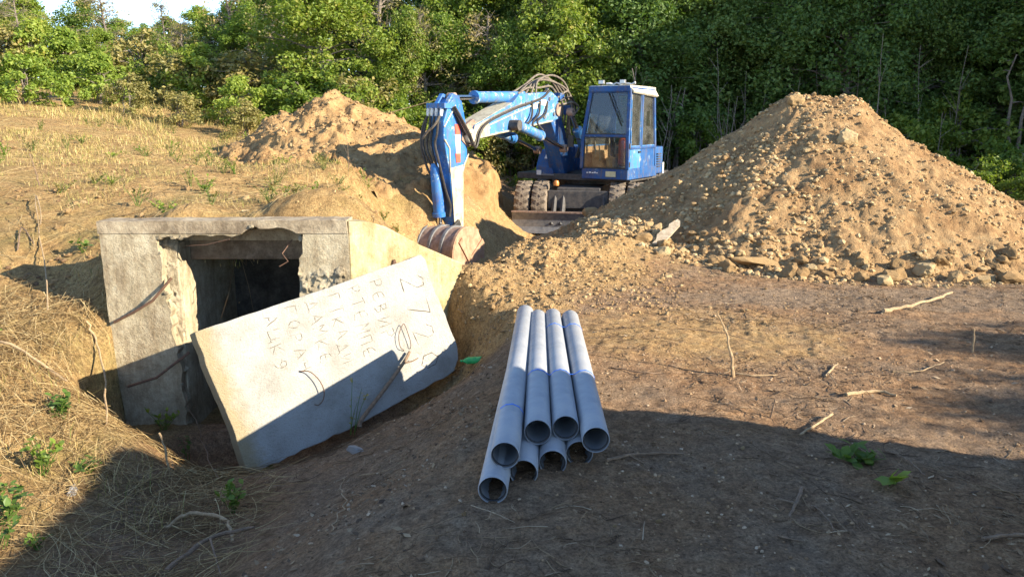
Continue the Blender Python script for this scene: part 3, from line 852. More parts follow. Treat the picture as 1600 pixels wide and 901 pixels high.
    # reinforcement poking out of the broken edges
    for pts, r in (([(-2.80, 6.19, .30), (-2.95, 6.14, .12), (-3.12, 6.15, .02), (-3.30, 6.17, -.07)], .012),
                   ([(-2.74, 6.26, -.36), (-2.82, 6.12, -.42), (-2.95, 6.08, -.52), (-3.2, 6.08, -.60)], .011),
                   ([(-2.70, 6.3, .55), (-2.5, 6.22, .57), (-2.3, 6.2, .62)], .005),
                   ([(-1.82, 6.3, .6), (-1.88, 6.2, .50), (-1.83, 6.18, .44), (-1.9, 6.17, .40)], .005)):
        mb = MB(); mb.tube(pts, r, 7); fix(mb.build('rebar', M['rebar'], root, True))
    for pts in ([(0.42, .40), (.47, .27), (.50, .17)], [(.42, .40), (.38, .28), (.33, .20)], [(.45, .33), (.45, .22)]):
        mb = MB(); q = [Vector((-1.33, 6.2, z)) + d * l + nrm * .012 for l, z in pts]
        mb.tube(q, [.012, .010, .006][:len(q)], 6); o = fix(mb.build('rebar', M['rebar'], root, True))
make_culvert()
def culvert_cover():
    xs = np.linspace(-3.02, -1.5, 56); ys = np.linspace(6.42, 7.70, 60)
    X, Y = np.meshgrid(xs, ys); x = X.ravel(); y = Y.ravel()
    idx = np.arange(len(x)).reshape(X.shape)
    F = np.stack([idx[:-1, :-1], idx[:-1, 1:], idx[1:, 1:], idx[1:, :-1]], -1).reshape(-1, 4)
    o = np_mesh('ground', np.c_[x, y, np.maximum(ground_h(x, y), .69) + .004], F, M['ground'], None, True)
    sand, dry = masks(x, y)
    for nm, a in (('sand', sand), ('dry', dry)):
        at = o.data.attributes.new(nm, 'FLOAT', 'POINT'); at.data.foreach_set('value', a.astype(np.float32))
    tag(o, kind='structure')
culvert_cover()

# ------------------------------------------------------------------ the tilted slab with its scratched writing
SA, SB, SC, SD = (Vector((-2.217, 5.180, .113)), Vector((-.747, 6.501, .434)), Vector((-.400, 6.376, -.548)), Vector((-1.871, 5.056, -.870)))
SU = (SB - SA); SLEN = SU.length; SU.normalize()
SV = (SD - SA); SHGT = SV.length; SV.normalize()
SN = SU.cross(SV).normalized()
if SN.y > 0: SN = -SN                                       # towards the camera
SMAT = Matrix(((SU.x, SV.x, SN.x), (SU.y, SV.y, SN.y), (SU.z, SV.z, SN.z))).to_4x4()
def smooth_path(pts, n=8):
    """Catmull-Rom through the points"""
    P = [Vector(p) for p in pts]; P = [P[0] * 2 - P[1]] + P + [P[-1] * 2 - P[-2]]; out = []
    for i in range(1, len(P) - 2):
        a, b, c, d = P[i - 1], P[i], P[i + 1], P[i + 2]
        for k in range(n):
            t = k / n
            out.append(.5 * ((2 * b) + (c - a) * t + (2 * a - 5 * b + 4 * c - d) * t * t + (-a + 3 * b - 3 * c + d) * t ** 3))
    return out + [P[-2]]
def make_slab():
    r = random.Random(5)
    root = empty('concrete_slab', SA)
    tag(root, 'thick white concrete slab with scratched writing leaning in front of the culvert', 'concrete slab')
    o_m = SMAT.copy()
    def place(o):
        o.matrix_basis = o_m; return o
    outline = chain([(0, .0), (.02, -.004), (.6, 0), (1.2, .004), (SLEN - .03, -.005), (SLEN, .05), (SLEN - .02, .27), (SLEN + .004, .55), (SLEN + .01, .86), (SLEN - .02, .95), (SLEN - .10, 1.03), (SLEN - .16, 1.045), (SLEN - .5, 1.06), (1.0, 1.09), (.5, 1.085), (.04, SHGT + .03), (.0, SHGT)], [.003] * 4 + [.006] * 7 + [.008] * 5, 90, .06)
    left = chain([(.0, SHGT), (.012, .7), (-.006, .3), (0, 0)], [.006] * 3, 99, .06)[1:-1]
    mb = MB(); mb.prism(outline + left, -.135, 0, 2)
    place(mb.build('slab_body', M['slab'], root, bevel=.006))
    # lettering, each stroke a thin groove; text runs down the slab with its head to the right
    G = {
     'А': [[(0, 0), (.4, 1), (.8, 0)], [(.15, .38), (.65, .38)]], 'Ц': [[(0, 1), (0, .1), (.7, .1), (.7, 1)], [(.7, .1), (.85, .1), (.85, -.15)]],
     'К': [[(0, 0), (0, 1)], [(.65, 1), (0, .45), (.7, 0)]], '9': [[(.6, .6), (.3, .45), (.05, .65), (.2, .95), (.5, .95), (.62, .6), (.5, .2), (.2, 0)]],
     'Г': [[(0, 0), (0, 1), (.6, 1)]], 'О': [[(.4, 0), (.08, .3), (.08, .7), (.4, 1), (.7, .7), (.7, .3), (.4, 0)]],
     'Р': [[(0, 0), (0, 1), (.5, .95), (.62, .7), (.4, .5), (0, .48)]], 'Ч': [[(0, 1), (.05, .6), (.6, .55)], [(.6, 1), (.6, 0)]],
     'Д': [[(.1, 0), (.4, 1), (.7, 0)], [(-.05, -.15), (-.05, 0), (.85, 0), (.85, -.15)]], 'М': [[(0, 0), (.05, 1), (.4, .4), (.75, 1), (.8, 0)]],
     'Е': [[(.6, 1), (.1, .85), (0, .5), (.1, .12), (.6, 0)], [(0, .5), (.5, .5)]], 'И': [[(0, 1), (0, 0), (.7, 1), (.7, 0)]],
     'Т': [[(0, 1), (.7, 1)], [(.35, 1), (.35, 0)]], 'В': [[(0, 0), (0, 1), (.5, .9), (.45, .6), (0, .52), (.55, .42), (.6, .12), (0, 0)]],
     'П': [[(0, 0), (0, 1), (.6, 1), (.6, 0)]], '2': [[(0, .75), (.2, 1), (.55, .95), (.6, .65), (0, 0), (.7, .02)]],
     '7': [[(0, 1), (.65, 1), (.2, 0)]], '0': [[(.35, 0), (.05, .3), (.08, .75), (.4, 1), (.65, .7), (.62, .25), (.35, 0)]], 'Н': [[(0, 0), (0, 1)], [(.65, 0), (.65, 1)], [(0, .5), (.65, .5)]],
    }
    lines = [('АЦК9', .49, .06, .112, .085), ('ГОРАЧ', .665, .045, .112, .085), ('ДАМКЕ', .845, .06, .105, .09), ('ГТКАДИ', 1.02, .07, .098, .09), ('РТЕМПЕ', 1.21, .07, .100, .095), ('РЕВИР', 1.41, .07, .105, .10), ('2720', 1.70, .13, .225, .17)]
    mb = MB()
    for text, x, y, adv, hgt in lines:
        for ch in text:
            sc = hgt * 1.18 * r.uniform(.85, 1.1); rot = r.uniform(-.12, .12); wid = adv * .72
            for st in G[ch]:
                pts = []
                for a, b in st:
                    px, py = a * wid * 1.1, b * sc
                    qx, qy = px * math.cos(rot) - py * math.sin(rot), px * math.sin(rot) + py * math.cos(rot)
                    pts.append((x + qy + r.uniform(-.004, .004), y + qx + r.uniform(-.004, .004), .0005))
                fine = []
                for p, q in zip(pts, pts[1:]):
                    for k in range(4):
                        t = k / 4; fine.append((p[0] + (q[0] - p[0]) * t + r.uniform(-.002, .002), p[1] + (q[1] - p[1]) * t + r.uniform(-.002, .002), .0005))
                fine.append(pts[-1])
                w0 = .0044 if x > 1.5 else .0030
                runs = [[]]
                for q in fine:
                    runs[-1].append(q)
                    if r.random() < .10: runs.append([])
                for run in runs:
                    if len(run) > 1: mb.tube(run, [w0 * r.uniform(.3, 1.15) * (.5 if i in (0, len(run) - 1) else 1) for i in range(len(run))], 5)
            y += adv * (1.0 if ch not in 'ГЧ' else .9); x -= adv * .13
    place(mb.build('inscription', M['scratch'], root))
    # wire lifting loops cast into the slab
    for pts, r_ in (([(1.565, .70, -.01), (1.564, .695, .02), (1.574, .637, .035), (1.573, .513, .04), (1.556, .49, .04), (1.49, .561, .035), (1.47, .654, .03), (1.50, .693, .015), (1.505, .70, -.01)], .0032),
                    ([(.612, .525, -.01), (.617, .531, .02), (.667, .556, .045), (.708, .635, .055), (.718, .722, .055), (.693, .789, .045), (.649, .817, .03), (.623, .801, .02)], .004)):
        mb = MB(); mb.tube(smooth_path(pts, 6), r_, 7); place(mb.build('lifting_loop', M['rebar'], root, True))
make_slab()
def on_slab(u, v, h=0.0): return SA + SU * u + SV * v + SN * h

# ------------------------------------------------------------------ pipes
PIPE_R, PIPE_T = .0625, .0045
def make_pipe():
    root = empty('drain_pipe')
    mb = MB(); L = 2.55; R = PIPE_R; r = R - PIPE_T
    mb.lathe([(r, 0.004), (R - .0035, 0), (R, .006), (R, L - .004), (R - .002, L), (r, L), (r, 0.004)], (0, 0, 0), 1, 40)
    mb.build('tube', M['pipe'], root, True)
    mb = MB(); mb.lathe([(r - .0005, .012), (r - .006, .014), (r - .006, .024), (r - .0005, .026), (r - .0005, .012)], (0, 0, 0), 1, 32)
    mb.build('rubber_seal', M['seal'], root, True)
    return root
def copy_tree(o, parent=None):
    c = o.copy(); COL.objects.link(c); c.parent = parent
    for ch in [x for x in scene.objects if x.parent == o]: copy_tree(ch, c)
    return c
pipes = [
    ((-.080, 2.93, .0625), (.085, 5.42, .045), 'grey plastic pipe at the left edge of the bottom layer, sticking out furthest'),
    ((.050, 3.09, .0625), (.20, 5.45, .043), 'grey plastic pipe second from the left in the bottom layer'),
    ((.182, 3.19, .0625), (.315, 5.5, .042), 'grey plastic pipe third from the left in the bottom layer, mouth below two uppers'),
    ((.310, 3.29, .0625), (.435, 5.45, .041), 'grey plastic pipe at the right of the bottom layer, its mouth in deep shade'),
    ((-.030, 3.03, .171), (.100, 5.60, .152), 'grey plastic pipe leftmost of the upper layer, reaching past the other upper ends'),
    ((.117, 3.28, .171), (.190, 5.46, .150), 'grey plastic pipe second from the left in the upper layer'),
    ((.248, 3.33, .171), (.300, 5.50, .148), 'grey plastic pipe third from the left in the upper layer'),
    ((.374, 3.20, .168), (.425, 5.46, .146), 'grey plastic pipe at the right edge of the upper layer, wholly exposed'),
]
pp = make_pipe()
for i, (a, b, lab) in enumerate(pipes):
    o = pp if i == 0 else copy_tree(pp)
    a, b = Vector(a), Vector(b); d = (b - a).normalized()
    o.location = a
    o.scale = (1, (b - a).length / 2.55, 1)
    o.rotation_euler = d.to_track_quat('Y', 'Z').to_euler()
    tag(o, lab, 'pipe', 'grey drain pipes stacked on the ground')
def strap(t, label, ids, over=.002):
    """a thin blue tape drawn over the tops of the named pipes"""
    mb = MB(); pts = []
    for i in ids:
        a, b = Vector(pipes[i][0]), Vector(pipes[i][1]); d = (b - a).normalized()
        # same world y on every pipe
        k = (t - a.y) / d.y
        c = a + d * k
        for ang in ((150, 120, 90, 60, 35) if i != ids[-1] else (140, 110, 80, 50, 20, -20)):
            q = math.radians(ang)
            pts.append(c + Vector((math.cos(q) * (PIPE_R + over), random.uniform(-.004, .004), math.sin(q) * (PIPE_R + over))))
    n = len(pts); vs = []; w = .006
    for p in pts: vs += [(p.x, p.y - w, p.z), (p.x, p.y + w, p.z)]
    mb.add(vs, [(2 * i, 2 * i + 2, 2 * i + 3, 2 * i + 1) for i in range(n - 1)])
    o = mb.build('plastic_strap', M['strap'])
    s = o.modifiers.new('thick', 'SOLIDIFY'); s.thickness = .0012; s.offset = 1
    tag(o, label, 'strap')
strap(4.02, 'blue plastic strap round the middle of the three right upper pipes', [5, 6, 7])
strap(3.48, 'blue plastic strap on the leftmost upper pipe near its front end', [4])
strap(5.05, 'blue plastic strap across the far ends of the two right upper pipes', [6, 7])

# ------------------------------------------------------------------ excavator
def beam(mb, p, q, w, d=None, up=(0, 0, 1)):
    p, q = Vector(p), Vector(q); t = (q - p).normalized(); up = Vector(up)
    if abs(t.dot(up)) > .95: up = Vector((1, 0, 0)) if abs(t.x) < .9 else Vector((0, 1, 0))
    s = t.cross(up).normalized(); u = s.cross(t)
    d = d or w
    vs = [c + s * (a * w / 2) + u * (b * d / 2) for c in (p, q) for a, b in ((-1, -1), (1, -1), (1, 1), (-1, 1))]
    mb.add(vs, [(3, 2, 1, 0), (4, 5, 6, 7), (0, 1, 5, 4), (1, 2, 6, 5), (2, 3, 7, 6), (3, 0, 4, 7)])
def sheet(mb, pts, th):
    pts = [Vector(p) for p in pts]; n = (pts[1] - pts[0]).cross(pts[2] - pts[0]).normalized() * th / 2
    k = len(pts)
    mb.add([p + n for p in pts] + [p - n for p in pts], [tuple(range(k)), tuple(range(2 * k - 1, k - 1, -1))] + [(i, k + i, k + (i + 1) % k, (i + 1) % k) for i in range(k)])
def fz(f, z, x): return (x, -f, z)

def make_excavator():
    root = tag(empty('wheeled_excavator', (1.55, 15.95, -.5)), 'old blue wheeled excavator with its arm bent down into the pit', 'excavator')
    UP, UC = math.radians(-30), math.radians(-12)
    def up(o, p=None):
        if p is None: o.rotation_euler = (0, 0, UP)
        return o
    BX = Matrix.Rotation(UP, 3, 'Z') @ Vector((-.17, 0, 0))
    def upb(o): o.rotation_euler = (0, 0, UP); o.location = BX; return o
    def uc(o): o.rotation_euler = (0, 0, UC); return o
    # ---- undercarriage
    mb = MB()
    mb.box((0, .05, .66), (.82, 3.0, .36)); mb.box((0, -1.2, .5), (1.3, .26, .26)); mb.box((0, 1.2, .5), (1.3, .26, .26)); mb.box((0, -1.44, .62), (1.15, .10, .34)); mb.lathe([(.0, .80), (.55, .80), (.55, .97), (0, .97)], (0, 0, 0), 2, 28)
    uc(mb.build('chassis', M['steel'], root, bevel=.015))
    tyre = None
    for y in (-1.2, 1.2):
        for x in (-1.06, -.73, .73, 1.06):
            if tyre is None:
                mb = MB(); R, w = .47, .15
                mb.lathe([(.25, -w * .8), (.36, -w), (.43, -w * .96), (.465, -w * .72), (R, -w * .3), (R, w * .3), (.465, w * .72), (.43, w * .96), (.36, w), (.25, w * .8), (.25, -w * .8)], (0, 0, 0), 0, 40)
                for k in range(20):                                            # lugs
                    a = 2 * PI * k / 20
                    for s in (-1, 1):
                        rot = Matrix.Rotation(a + s * .07, 4, 'X') @ Matrix.Rotation(s * .45, 4, 'Z')
                        c = Matrix.Rotation(a + s * .07, 4, 'X') @ Vector((s * .075, 0, R - .004))
                        mb.box(c, (.12, .05, .03), rot)
                tyre = uc(mb.build('tyre', M['tyre'], root, True)); o = tyre
                mb = MB(); mb.lathe([(0, -.07), (.12, -.07), (.13, -.02), (.24, -.05), (.255, -.11), (.255, .11), (.24, .05), (0, .05)], (0, 0, 0), 0, 28)
                mb.build('rim', M['steel'], o, True)
            else:
                o = tyre.copy(); COL.objects.link(o); o.parent = root
                for ch in [c for c in scene.objects if c.parent == tyre]:
                    c = ch.copy(); COL.objects.link(c); c.parent = o
            c = Matrix.Rotation(UC, 3, 'Z') @ Vector((x, y, .465)); o.location = c
    mb = MB(); pr = [(-1.74, .0), (-1.70, .02), (-1.655, .12), (-1.66, .26), (-1.72, .40), (-1.75, .40), (-1.70, .26), (-1.695, .12)]
    mb.prism(pr, -1.22, 1.22, 0)
    bl = uc(mb.build('dozer_blade', M['blade'], root))
    mb = MB(); mb.box((0, -1.735, .405), (2.45, .05, .03)); mb.build('blade_edge', M['rust'], bl)
    for x in (-.47, -.30, .52, .70):
        mb = MB(); mb.tube([(x, -1.68, .16), (x * .96, -1.52, .42), (x * .92, -1.42, .78)], [.05, .055, .045], 8)
        uc(mb.build('blade_cylinder' if abs(x) < .5 else 'blade_arm', M['steel'], root, True))
    mb = MB(); mb.lathe([(0, 0), (.05, 0), (.055, .05), (.04, .09), (0, .10)], (-.42, -1.45, .88), 2, 14); uc(mb.build('indicator_lamp', M['orange'], root, True))
    # ---- deck and bodywork
    mb = MB(); mb.box((.05, .25, 1.00), (2.45, 2.2, .12)); up(mb.build('deck', M['steel'], root, bevel=.01))
    mb = MB(); mb.prism([(-.15, .36), (1.31, .30), (1.36, .62), (1.30, .86), (.9, 1.15), (-.6, 1.2), (-1.05, .95), (-1.12, .3)], 1.03, 1.57, 2)
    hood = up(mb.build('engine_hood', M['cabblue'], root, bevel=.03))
    mb = MB()
    for k in range(6): mb.box((1.345, .50, 1.18 + .05 * k), (.03, .22, .018))
    mb.build('vent', M['steel'], hood)
    mb = MB(); mb.box((1.352, .74, 1.14), (.02, .07, .22)); mb.build('marker_plate', M['white'], hood)
    mb = MB(); mb.prism([(.86, 1.0), (.86, 1.18), (.70, 1.50), (.30, 1.56), (-.2, 1.56), (-.2, 1.0)][::-1], -.74, -.36, 0)
    mb.v = [(x, -y, z) for x, y, z in mb.v]
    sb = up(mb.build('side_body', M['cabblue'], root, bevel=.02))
    mb = MB(); mb.box((-.66, -.872, 1.07), (.10, .02, .09)); mb.build('headlamp', M['lamp'], sb)
    mb = MB(); sheet(mb, [(-.58, -.80, 1.34), (-.44, -.80, 1.34), (-.46, -.745, 1.44), (-.56, -.745, 1.44)], .006); mb.build('sticker', M['white'], sb)
    mb = MB(); mb.box((-.5, -.868, 1.03), (.35, .02, .035)); mb.build('trim_strip', M['blade'], sb)
    # ---- cab
    b0 = dict(FL=(.38, -1.1), FR=(1.31, -1.1), BR=(1.33, .28), BL=(.40, .28))
    mb = MB()
    mb.prism([b0['FL'], b0['FR'], (1.345, -1.05), (1.36, .35), (.40, .35)], 1.0, 1.20, 2)              # skirt
    top = dict(FL=(.51, -.99), FR=(1.27, -.99), BR=(1.28, .22), BL=(.50, .22))
    mid = dict(FL=(.40, -1.095), FR=(1.30, -1.095))
    for k in ('FL', 'FR'):
        beam(mb, (*b0[k], 1.19), (*mid[k], 1.80), .065); beam(mb, (*mid[k], 1.79), (*top[k], 2.66), .06, .07)
    for k in ('BR', 'BL'): beam(mb, (*b0[k], 1.19), (*top[k], 2.66), .075)
    beam(mb, (1.325, -.50, 1.19), (1.30, -.42, 2.64), .05, .07, (0, 1, 0))                                # door post
    beam(mb, (*mid['FL'], 1.80), (*mid['FR'], 1.80), .045)
    for a, b in (('FL', 'FR'), ('FR', 'BR'), ('BR', 'BL'), ('BL', 'FL')): beam(mb, (*top[a], 2.63), (*top[b], 2.63), .07, .10)
    beam(mb, (1.325, -1.08, 1.58), (1.335, .26, 1.58), .05, .05)
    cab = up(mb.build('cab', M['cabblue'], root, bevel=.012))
    mb = MB(); sheet(mb, [(1.327, -1.07, 1.2), (1.329, -.52, 1.2), (1.322, -.51, 1.57), (1.315, -1.065, 1.57)], .02)
    door = mb.build('door', M['lightblue'], cab, bevel=.006)
    mb = MB(); mb.box((1.345, -.60, 1.50), (.025, .11, .03)); mb.build('handle', M['black'], door)
    for z in (1.28, 1.62):
        mb = MB(); mb.box((1.335, -1.095, z), (.035, .05, .09)); mb.build('hinge', M['steel'], door)
    mb = MB(); sheet(mb, [(1.329, -.46, 1.2), (1.334, .27, 1.2), (1.332, .27, 1.57), (1.325, -.45, 1.57)], .02); mb.build('side_panel', M['cabblue'], cab)
    mb = MB(); sheet(mb, [(.40, .27, 1.2), (1.32, .27, 1.2), (1.315, .265, 1.6), (.41, .265, 1.6)], .02); sheet(mb, [(.38, -1.08, 1.2), (.39, .27, 1.2), (.395, .265, 1.6), (.39, -1.08, 1.6)], .02)
    mb.build('inner_panel', M['console'], cab)
    gl = [('windscreen', [(.43, -1.085, 1.83), (1.27, -1.085, 1.83), (1.24, -.995, 2.59), (.54, -.995, 2.59)]),
          ('lower_windscreen', [(.42, -1.10, 1.21), (1.275, -1.10, 1.21), (1.265, -1.10, 1.775), (.435, -1.10, 1.775)]),
          ('side_window', [(1.318, -1.0, 1.61), (1.322, -.54, 1.61), (1.297, -.47, 2.57), (1.282, -.93, 2.57)]),
          ('side_window', [(1.322, -.46, 1.61), (1.33, .24, 1.61), (1.288, .20, 2.57), (1.297, -.39, 2.57)]),
          ('side_window', [(.395, -1.04, 1.61), (.405, .24, 1.61), (.50, .2, 2.57), (.505, -.93, 2.57)]),
          ('rear_window', [(.43, .272, 1.62), (1.30, .272, 1.62), (1.25, .225, 2.57), (.53, .225, 2.57)])]
    for nm, pts in gl:
        mb = MB(); sheet(mb, pts, .006); w = mb.build(nm, M['glass'], cab)
        mb = MB(); P = [Vector(p) for p in pts]
        for a, b in zip(P, P[1:] + P[:1]): beam(mb, a, b, .022)
        mb.build('seal', M['black'] if nm != 'side_window' else M['lightblue'], w)
    # roof with peeling paint
    mb = MB(); mb.prism([(.49, -1.03), (1.29, -1.03), (1.31, .27), (.47, .27)], 2.66, 2.715, 2)
    mb.add([(1.27, -1.02, 2.70), (1.36, -.99, 2.60), (1.38, .26, 2.55), (1.29, .27, 2.70), (1.27, -1.02, 2.66), (1.33, -.99, 2.57), (1.34, .26, 2.52), (1.29, .27, 2.66)], [(0, 1, 2, 3), (4, 7, 6, 5), (0, 4, 5, 1), (2, 6, 7, 3), (1, 5, 6, 2)])
    roof = mb.build('roof', M['roofmat'], cab, bevel=.012)
    mb = MB(); mb.prism([(.47, -1.05), (1.30, -1.05), (1.28, -1.0), (.50, -1.0)], 2.60, 2.70, 2); mb.build('roof_edge', M['cabblue'], cab, bevel=.01)
    for x in (.70, 1.12):
        mb = MB(); mb.box((x, -.98, 2.775), (.11, .06, .075)); lp = mb.build('work_lamp', M['blade'], cab, bevel=.01)
        mb = MB(); mb.box((x, -1.012, 2.775), (.092, .008, .058)); mb.build('lens', M['lamp'], lp)
        mb = MB(); mb.box((x, -.96, 2.73), (.03, .03, .05)); mb.build('bracket', M['steel'], lp)
    rr = random.Random(3); mb = MB(); pts = []
    for k in range(9): pts.append((.80 + .07 * k, -.98 + rr.uniform(-.03, .03), 2.725 + rr.uniform(0, .035)))
    mb.tube(pts, [.012 + rr.uniform(0, .012) for _ in pts], 6); mb.build('peeling_sealant', M['white'], roof)
    mb = MB(); mb.tube([(.86, -1.02, 2.58), (1.0, -1.06, 2.3), (1.16, -1.09, 1.98)], .009, 5); mb.tube([(.92, -1.02, 2.58), (1.05, -1.055, 2.3), (1.17, -1.09, 2.05)], .006, 5); mb.build('wiper', M['black'], cab)
    mb = MB(); mb.box((.95, -.15, 1.52), (.46, .46, .14)); mb.box((.95, .08, 1.86), (.44, .12, .66), Matrix.Rotation(-.15, 3, 'X')); mb.build('seat', M['black'], cab, bevel=.04)
    mb = MB(); mb.box((1.13, -.86, 1.50), (.20, .16, .52)); mb.build('red_cloth', M['seatred'], cab, bevel=.06)
    mb = MB(); mb.box((.60, -.75, 1.36), (.22, .3, .34)); mb.box((.86, -.72, 1.30), (.20, .24, .2)); mb.build('console', M['console'], cab, bevel=.03)
    mb = MB()
    for x, y, zz in ((.56, -.95, 1.70), (.66, -.98, 1.62), (.86, -.98, 1.78), (.98, -.95, 1.66)): mb.tube([(x, y + .12, 1.22), (x + .02, y, zz)], .013, 6)
    mb.build('lever', M['paledeadwood'], cab)
    mb = MB(); mb.tube([(.90, -.72, 1.2), (.90, -.86, 1.86)], .03, 8); mb.lathe([(.15, -.01), (.17, 0), (.15, .01), (.13, 0), (.15, -.01)], (.90, -.88, 1.9), 2, 20); mb.build('steering_wheel', M['black'], cab)
    mb = MB(); mb.box((.98, -1.108, 1.10), (.20, .012, .10)); mb.build('number_plate', M['yellowplate'], cab)
    mb = MB()
    for k, x in enumerate((.50, .555, .61, .655, .70)): mb.box((x, -1.104, 1.115 + .006 * (k % 2)), (.036, .008, .03 if k % 2 else .02))
    mb.build('faded_lettering', M['white'], cab)
    mb = MB(); mb.tube([(.36, -1.08, 1.72), (.20, -1.14, 1.78)], .012, 6); mb.box((.16, -1.14, 1.70), (.12, .03, .22)); mb.build('mirror', M['black'], cab)
    # ---- boom
    mb = MB(); mb.prism([(-f, z) for f, z in [(.25, 1.12), (.62, 1.62), (.95, 2.08), (1.15, 2.36), (1.42, 2.36), (1.5, 2.16), (1.12, 1.66), (.80, 1.05)]], -.27, .05, 0)
    lower = upb(mb.build('lower_boom', M['cabblue'], root, bevel=.012))
    prof = [(1.15, 2.12), (1.22, 2.50), (1.5, 2.60), (2.72, 2.52), (2.95, 2.37), (4.15, 2.0), (4.22, 1.9), (4.12, 1.79), (2.93, 1.91), (1.5, 2.06)]
    mb = MB(); mb.prism([(-f, z) for f, z in prof], -.23, .10, 0)
    boom = upb(mb.build('upper_boom', M['lightblue'], root, bevel=.014))
    mb = MB(); sheet(mb, [(.104, -f, z) for f, z in [(4.17, 1.985), (4.20, 1.9), (4.11, 1.80), (3.72, 1.835), (3.76, 2.105)]], .007); mb.build('worn_plate', M['bare'], boom)
    mb = MB(); sheet(mb, [(x, -f, z) for x, f, z in [(-.27, 2.96, 2.373), (.09, 2.96, 2.373), (.09, 4.14, 2.01), (-.27, 4.14, 2.01)]], .006); mb.build('worn_plate', M['bare'], boom)
    mb = MB(); mb.tube([(.115, -1.5, 2.075), (.115, -2.93, 1.925), (.115, -4.1, 1.805)], .016, 6); mb.tube([(.112, -2.0, 2.40), (.112, -2.95, 2.19), (.112, -4.05, 1.93)], .012, 6)
    mb.build('weld_strip', M['bare'], boom, True)
    for f, z, s in ((1.75, 2.40, .11), (2.1, 2.32, .08)):
        mb = MB(); sheet(mb, [(.104, -f, z - s * .5), (.104, -f - s * 1.7, z - s * .4), (.104, -f - s * 1.6, z + s * .5), (.104, -f + .03, z + s * .4)], .006); mb.build('sticker', M['white'], boom)
    for f, z in ((1.42, 2.2), (1.8, 2.14), (2.5, 2.36), (1.6, 2.47)):
        mb = MB(); mb.lathe([(0, 0), (.035, 0), (.035, .02), (0, .02)], (.10, -f, z), 0, 12); mb.build('bolt', M['blade'], boom)
    mb = MB(); mb.lathe([(0, -.30), (.12, -.30), (.12, .13), (0, .13)], (0, -1.24, 2.28), 0, 20); upb(mb.build('elbow_pin', M['rust'], root, True))
    mb = MB(); mb.lathe([(0, -.32), (.11, -.32), (.11, .14), (.05, .14), (.05, .16), (0, .16)], (0, -4.30, 1.84), 0, 20); upb(mb.build('stick_pin', M['bare'], root, True))
    mb = MB()
    for x in (-.24, .04): mb.prism([(-f, z) for f, z in [(4.0, 2.02), (4.15, 2.10), (4.42, 1.98), (4.48, 1.78), (4.30, 1.66), (4.05, 1.78)]], x - .03, x + .03, 0)
    upb(mb.build('clevis', M['rust'], root, bevel=.006))
    def cylinder(a, b, c, x, r, rr_, mat, nm):
        a, b, c = fz(*a, x), fz(*b, x), fz(*c, x)
        va, vb = Vector(a), Vector(b); d = (vb - va).normalized()
        mb = MB(); mb.tube([va, va + d * .04, va + d * .06, vb - d * .07, vb - d * .06, vb], [r * .8, r * .9, r, r, r * 1.18, r * 1.18], 18)
        o = upb(mb.build(nm, mat, root, True))
        mb = MB(); mb.tube([b, c], rr_, 12); mb.build('piston_rod', M['chrome'], o, True)
        mb = MB(); p = Vector(c); mb.lathe([(.03, -.06), (.075, -.06), (.075, .06), (.03, .06), (.03, -.06)], (p.x, p.y, p.z), 0, 16); mb.build('rod_eye', M['rust'], o, True)
        return o
    cylinder((2.2, 2.50), (3.90, 2.44), (4.52, 2.42), -.08, .09, .038, M['lightblue'], 'stick_cylinder')
    cylinder((3.02, 2.02), (2.10, 1.81), (1.15, 1.56), .19, .085, .04, M['lightblue'], 'boom_cylinder')
    cylinder((3.02, 1.96), (2.10, 1.76), (1.15, 1.52), -.38, .085, .04, M['blue'], 'boom_cylinder')
    cylinder((.22, 1.22), (.80, 1.92), (1.10, 2.24), .30, .085, .045, M['lightblue'], 'lift_cylinder')
    mb = MB(); mb.lathe([(0, -.42), (.09, -.42), (.09, .28), (0, .28)], (0, -3.02, 2.0), 0, 18); upb(mb.build('cylinder_pin', M['steel'], root, True))
    # ---- stick
    sp = [(4.44, .52), (4.42, 1.25), (4.30, 1.55), (4.30, 1.95), (4.40, 2.26), (4.44, 2.38), (4.66, 2.40), (4.80, 2.30), (4.93, 2.05), (4.93, 1.80), (4.78, 1.25), (4.70, .52)]
    mb = MB(); mb.prism([(-f, z) for f, z in sp], -.21, .05, 0); stick = upb(mb.build('stick', M['blue'], root, bevel=.014))
    mb = MB(); mb.prism([(-f, z) for f, z in [(4.44, .52), (4.70, .52), (4.66, .06), (4.46, .06)]], -.22, .02, 0); mb.build('stick_tip', M['blue'], stick)
    mb = MB(); sheet(mb, [(.054, -f, z) for f, z in [(4.452, .30), (4.68, .30), (4.765, 1.22), (4.79, 1.36), (4.43, 1.40), (4.43, 1.22)]], .008); mb.build('worn_plate', M['bare'], stick)
    for z0, z1, m, nm in ((1.44, 1.58, 'red', 'warning_stripe'), (1.58, 1.86, 'white', 'warning_stripe'), (1.86, 2.02, 'red', 'warning_stripe')):
        mb = MB(); sheet(mb, [(.056, -4.50 - .02 * (z0 - 1.44), z0), (.056, -4.62 - .02 * (z0 - 1.44), z0), (.056, -4.64 - .02 * (z1 - 1.44), z1), (.056, -4.50 - .02 * (z1 - 1.44), z1)], .007)
        o = mb.build(nm, M[m], stick); o['label'] = m + ' piece of the warning stripe'
    mb = MB(); mb.tube([(.058, -4.93, 1.80), (.058, -4.80, 1.66), (.058, -4.79, 1.30)], .012, 6); mb.tube([(.056, -4.28, 1.56), (.056, -4.42, 1.38)], .014, 6); mb.tube([(.056, -4.93, 1.98), (.056, -4.62, 2.30)], .012, 6); mb.build('weld_strip', M['bare'], stick, True)
    mb = MB(); mb.box((-.10, -4.80, 2.29), (.34, .26, .08))
    for x in (-.19, -.01): mb.prism([(-4.42, 2.30), (-4.46, 2.44), (-4.64, 2.48), (-4.80, 2.32)], x - .035, x + .035, 0)
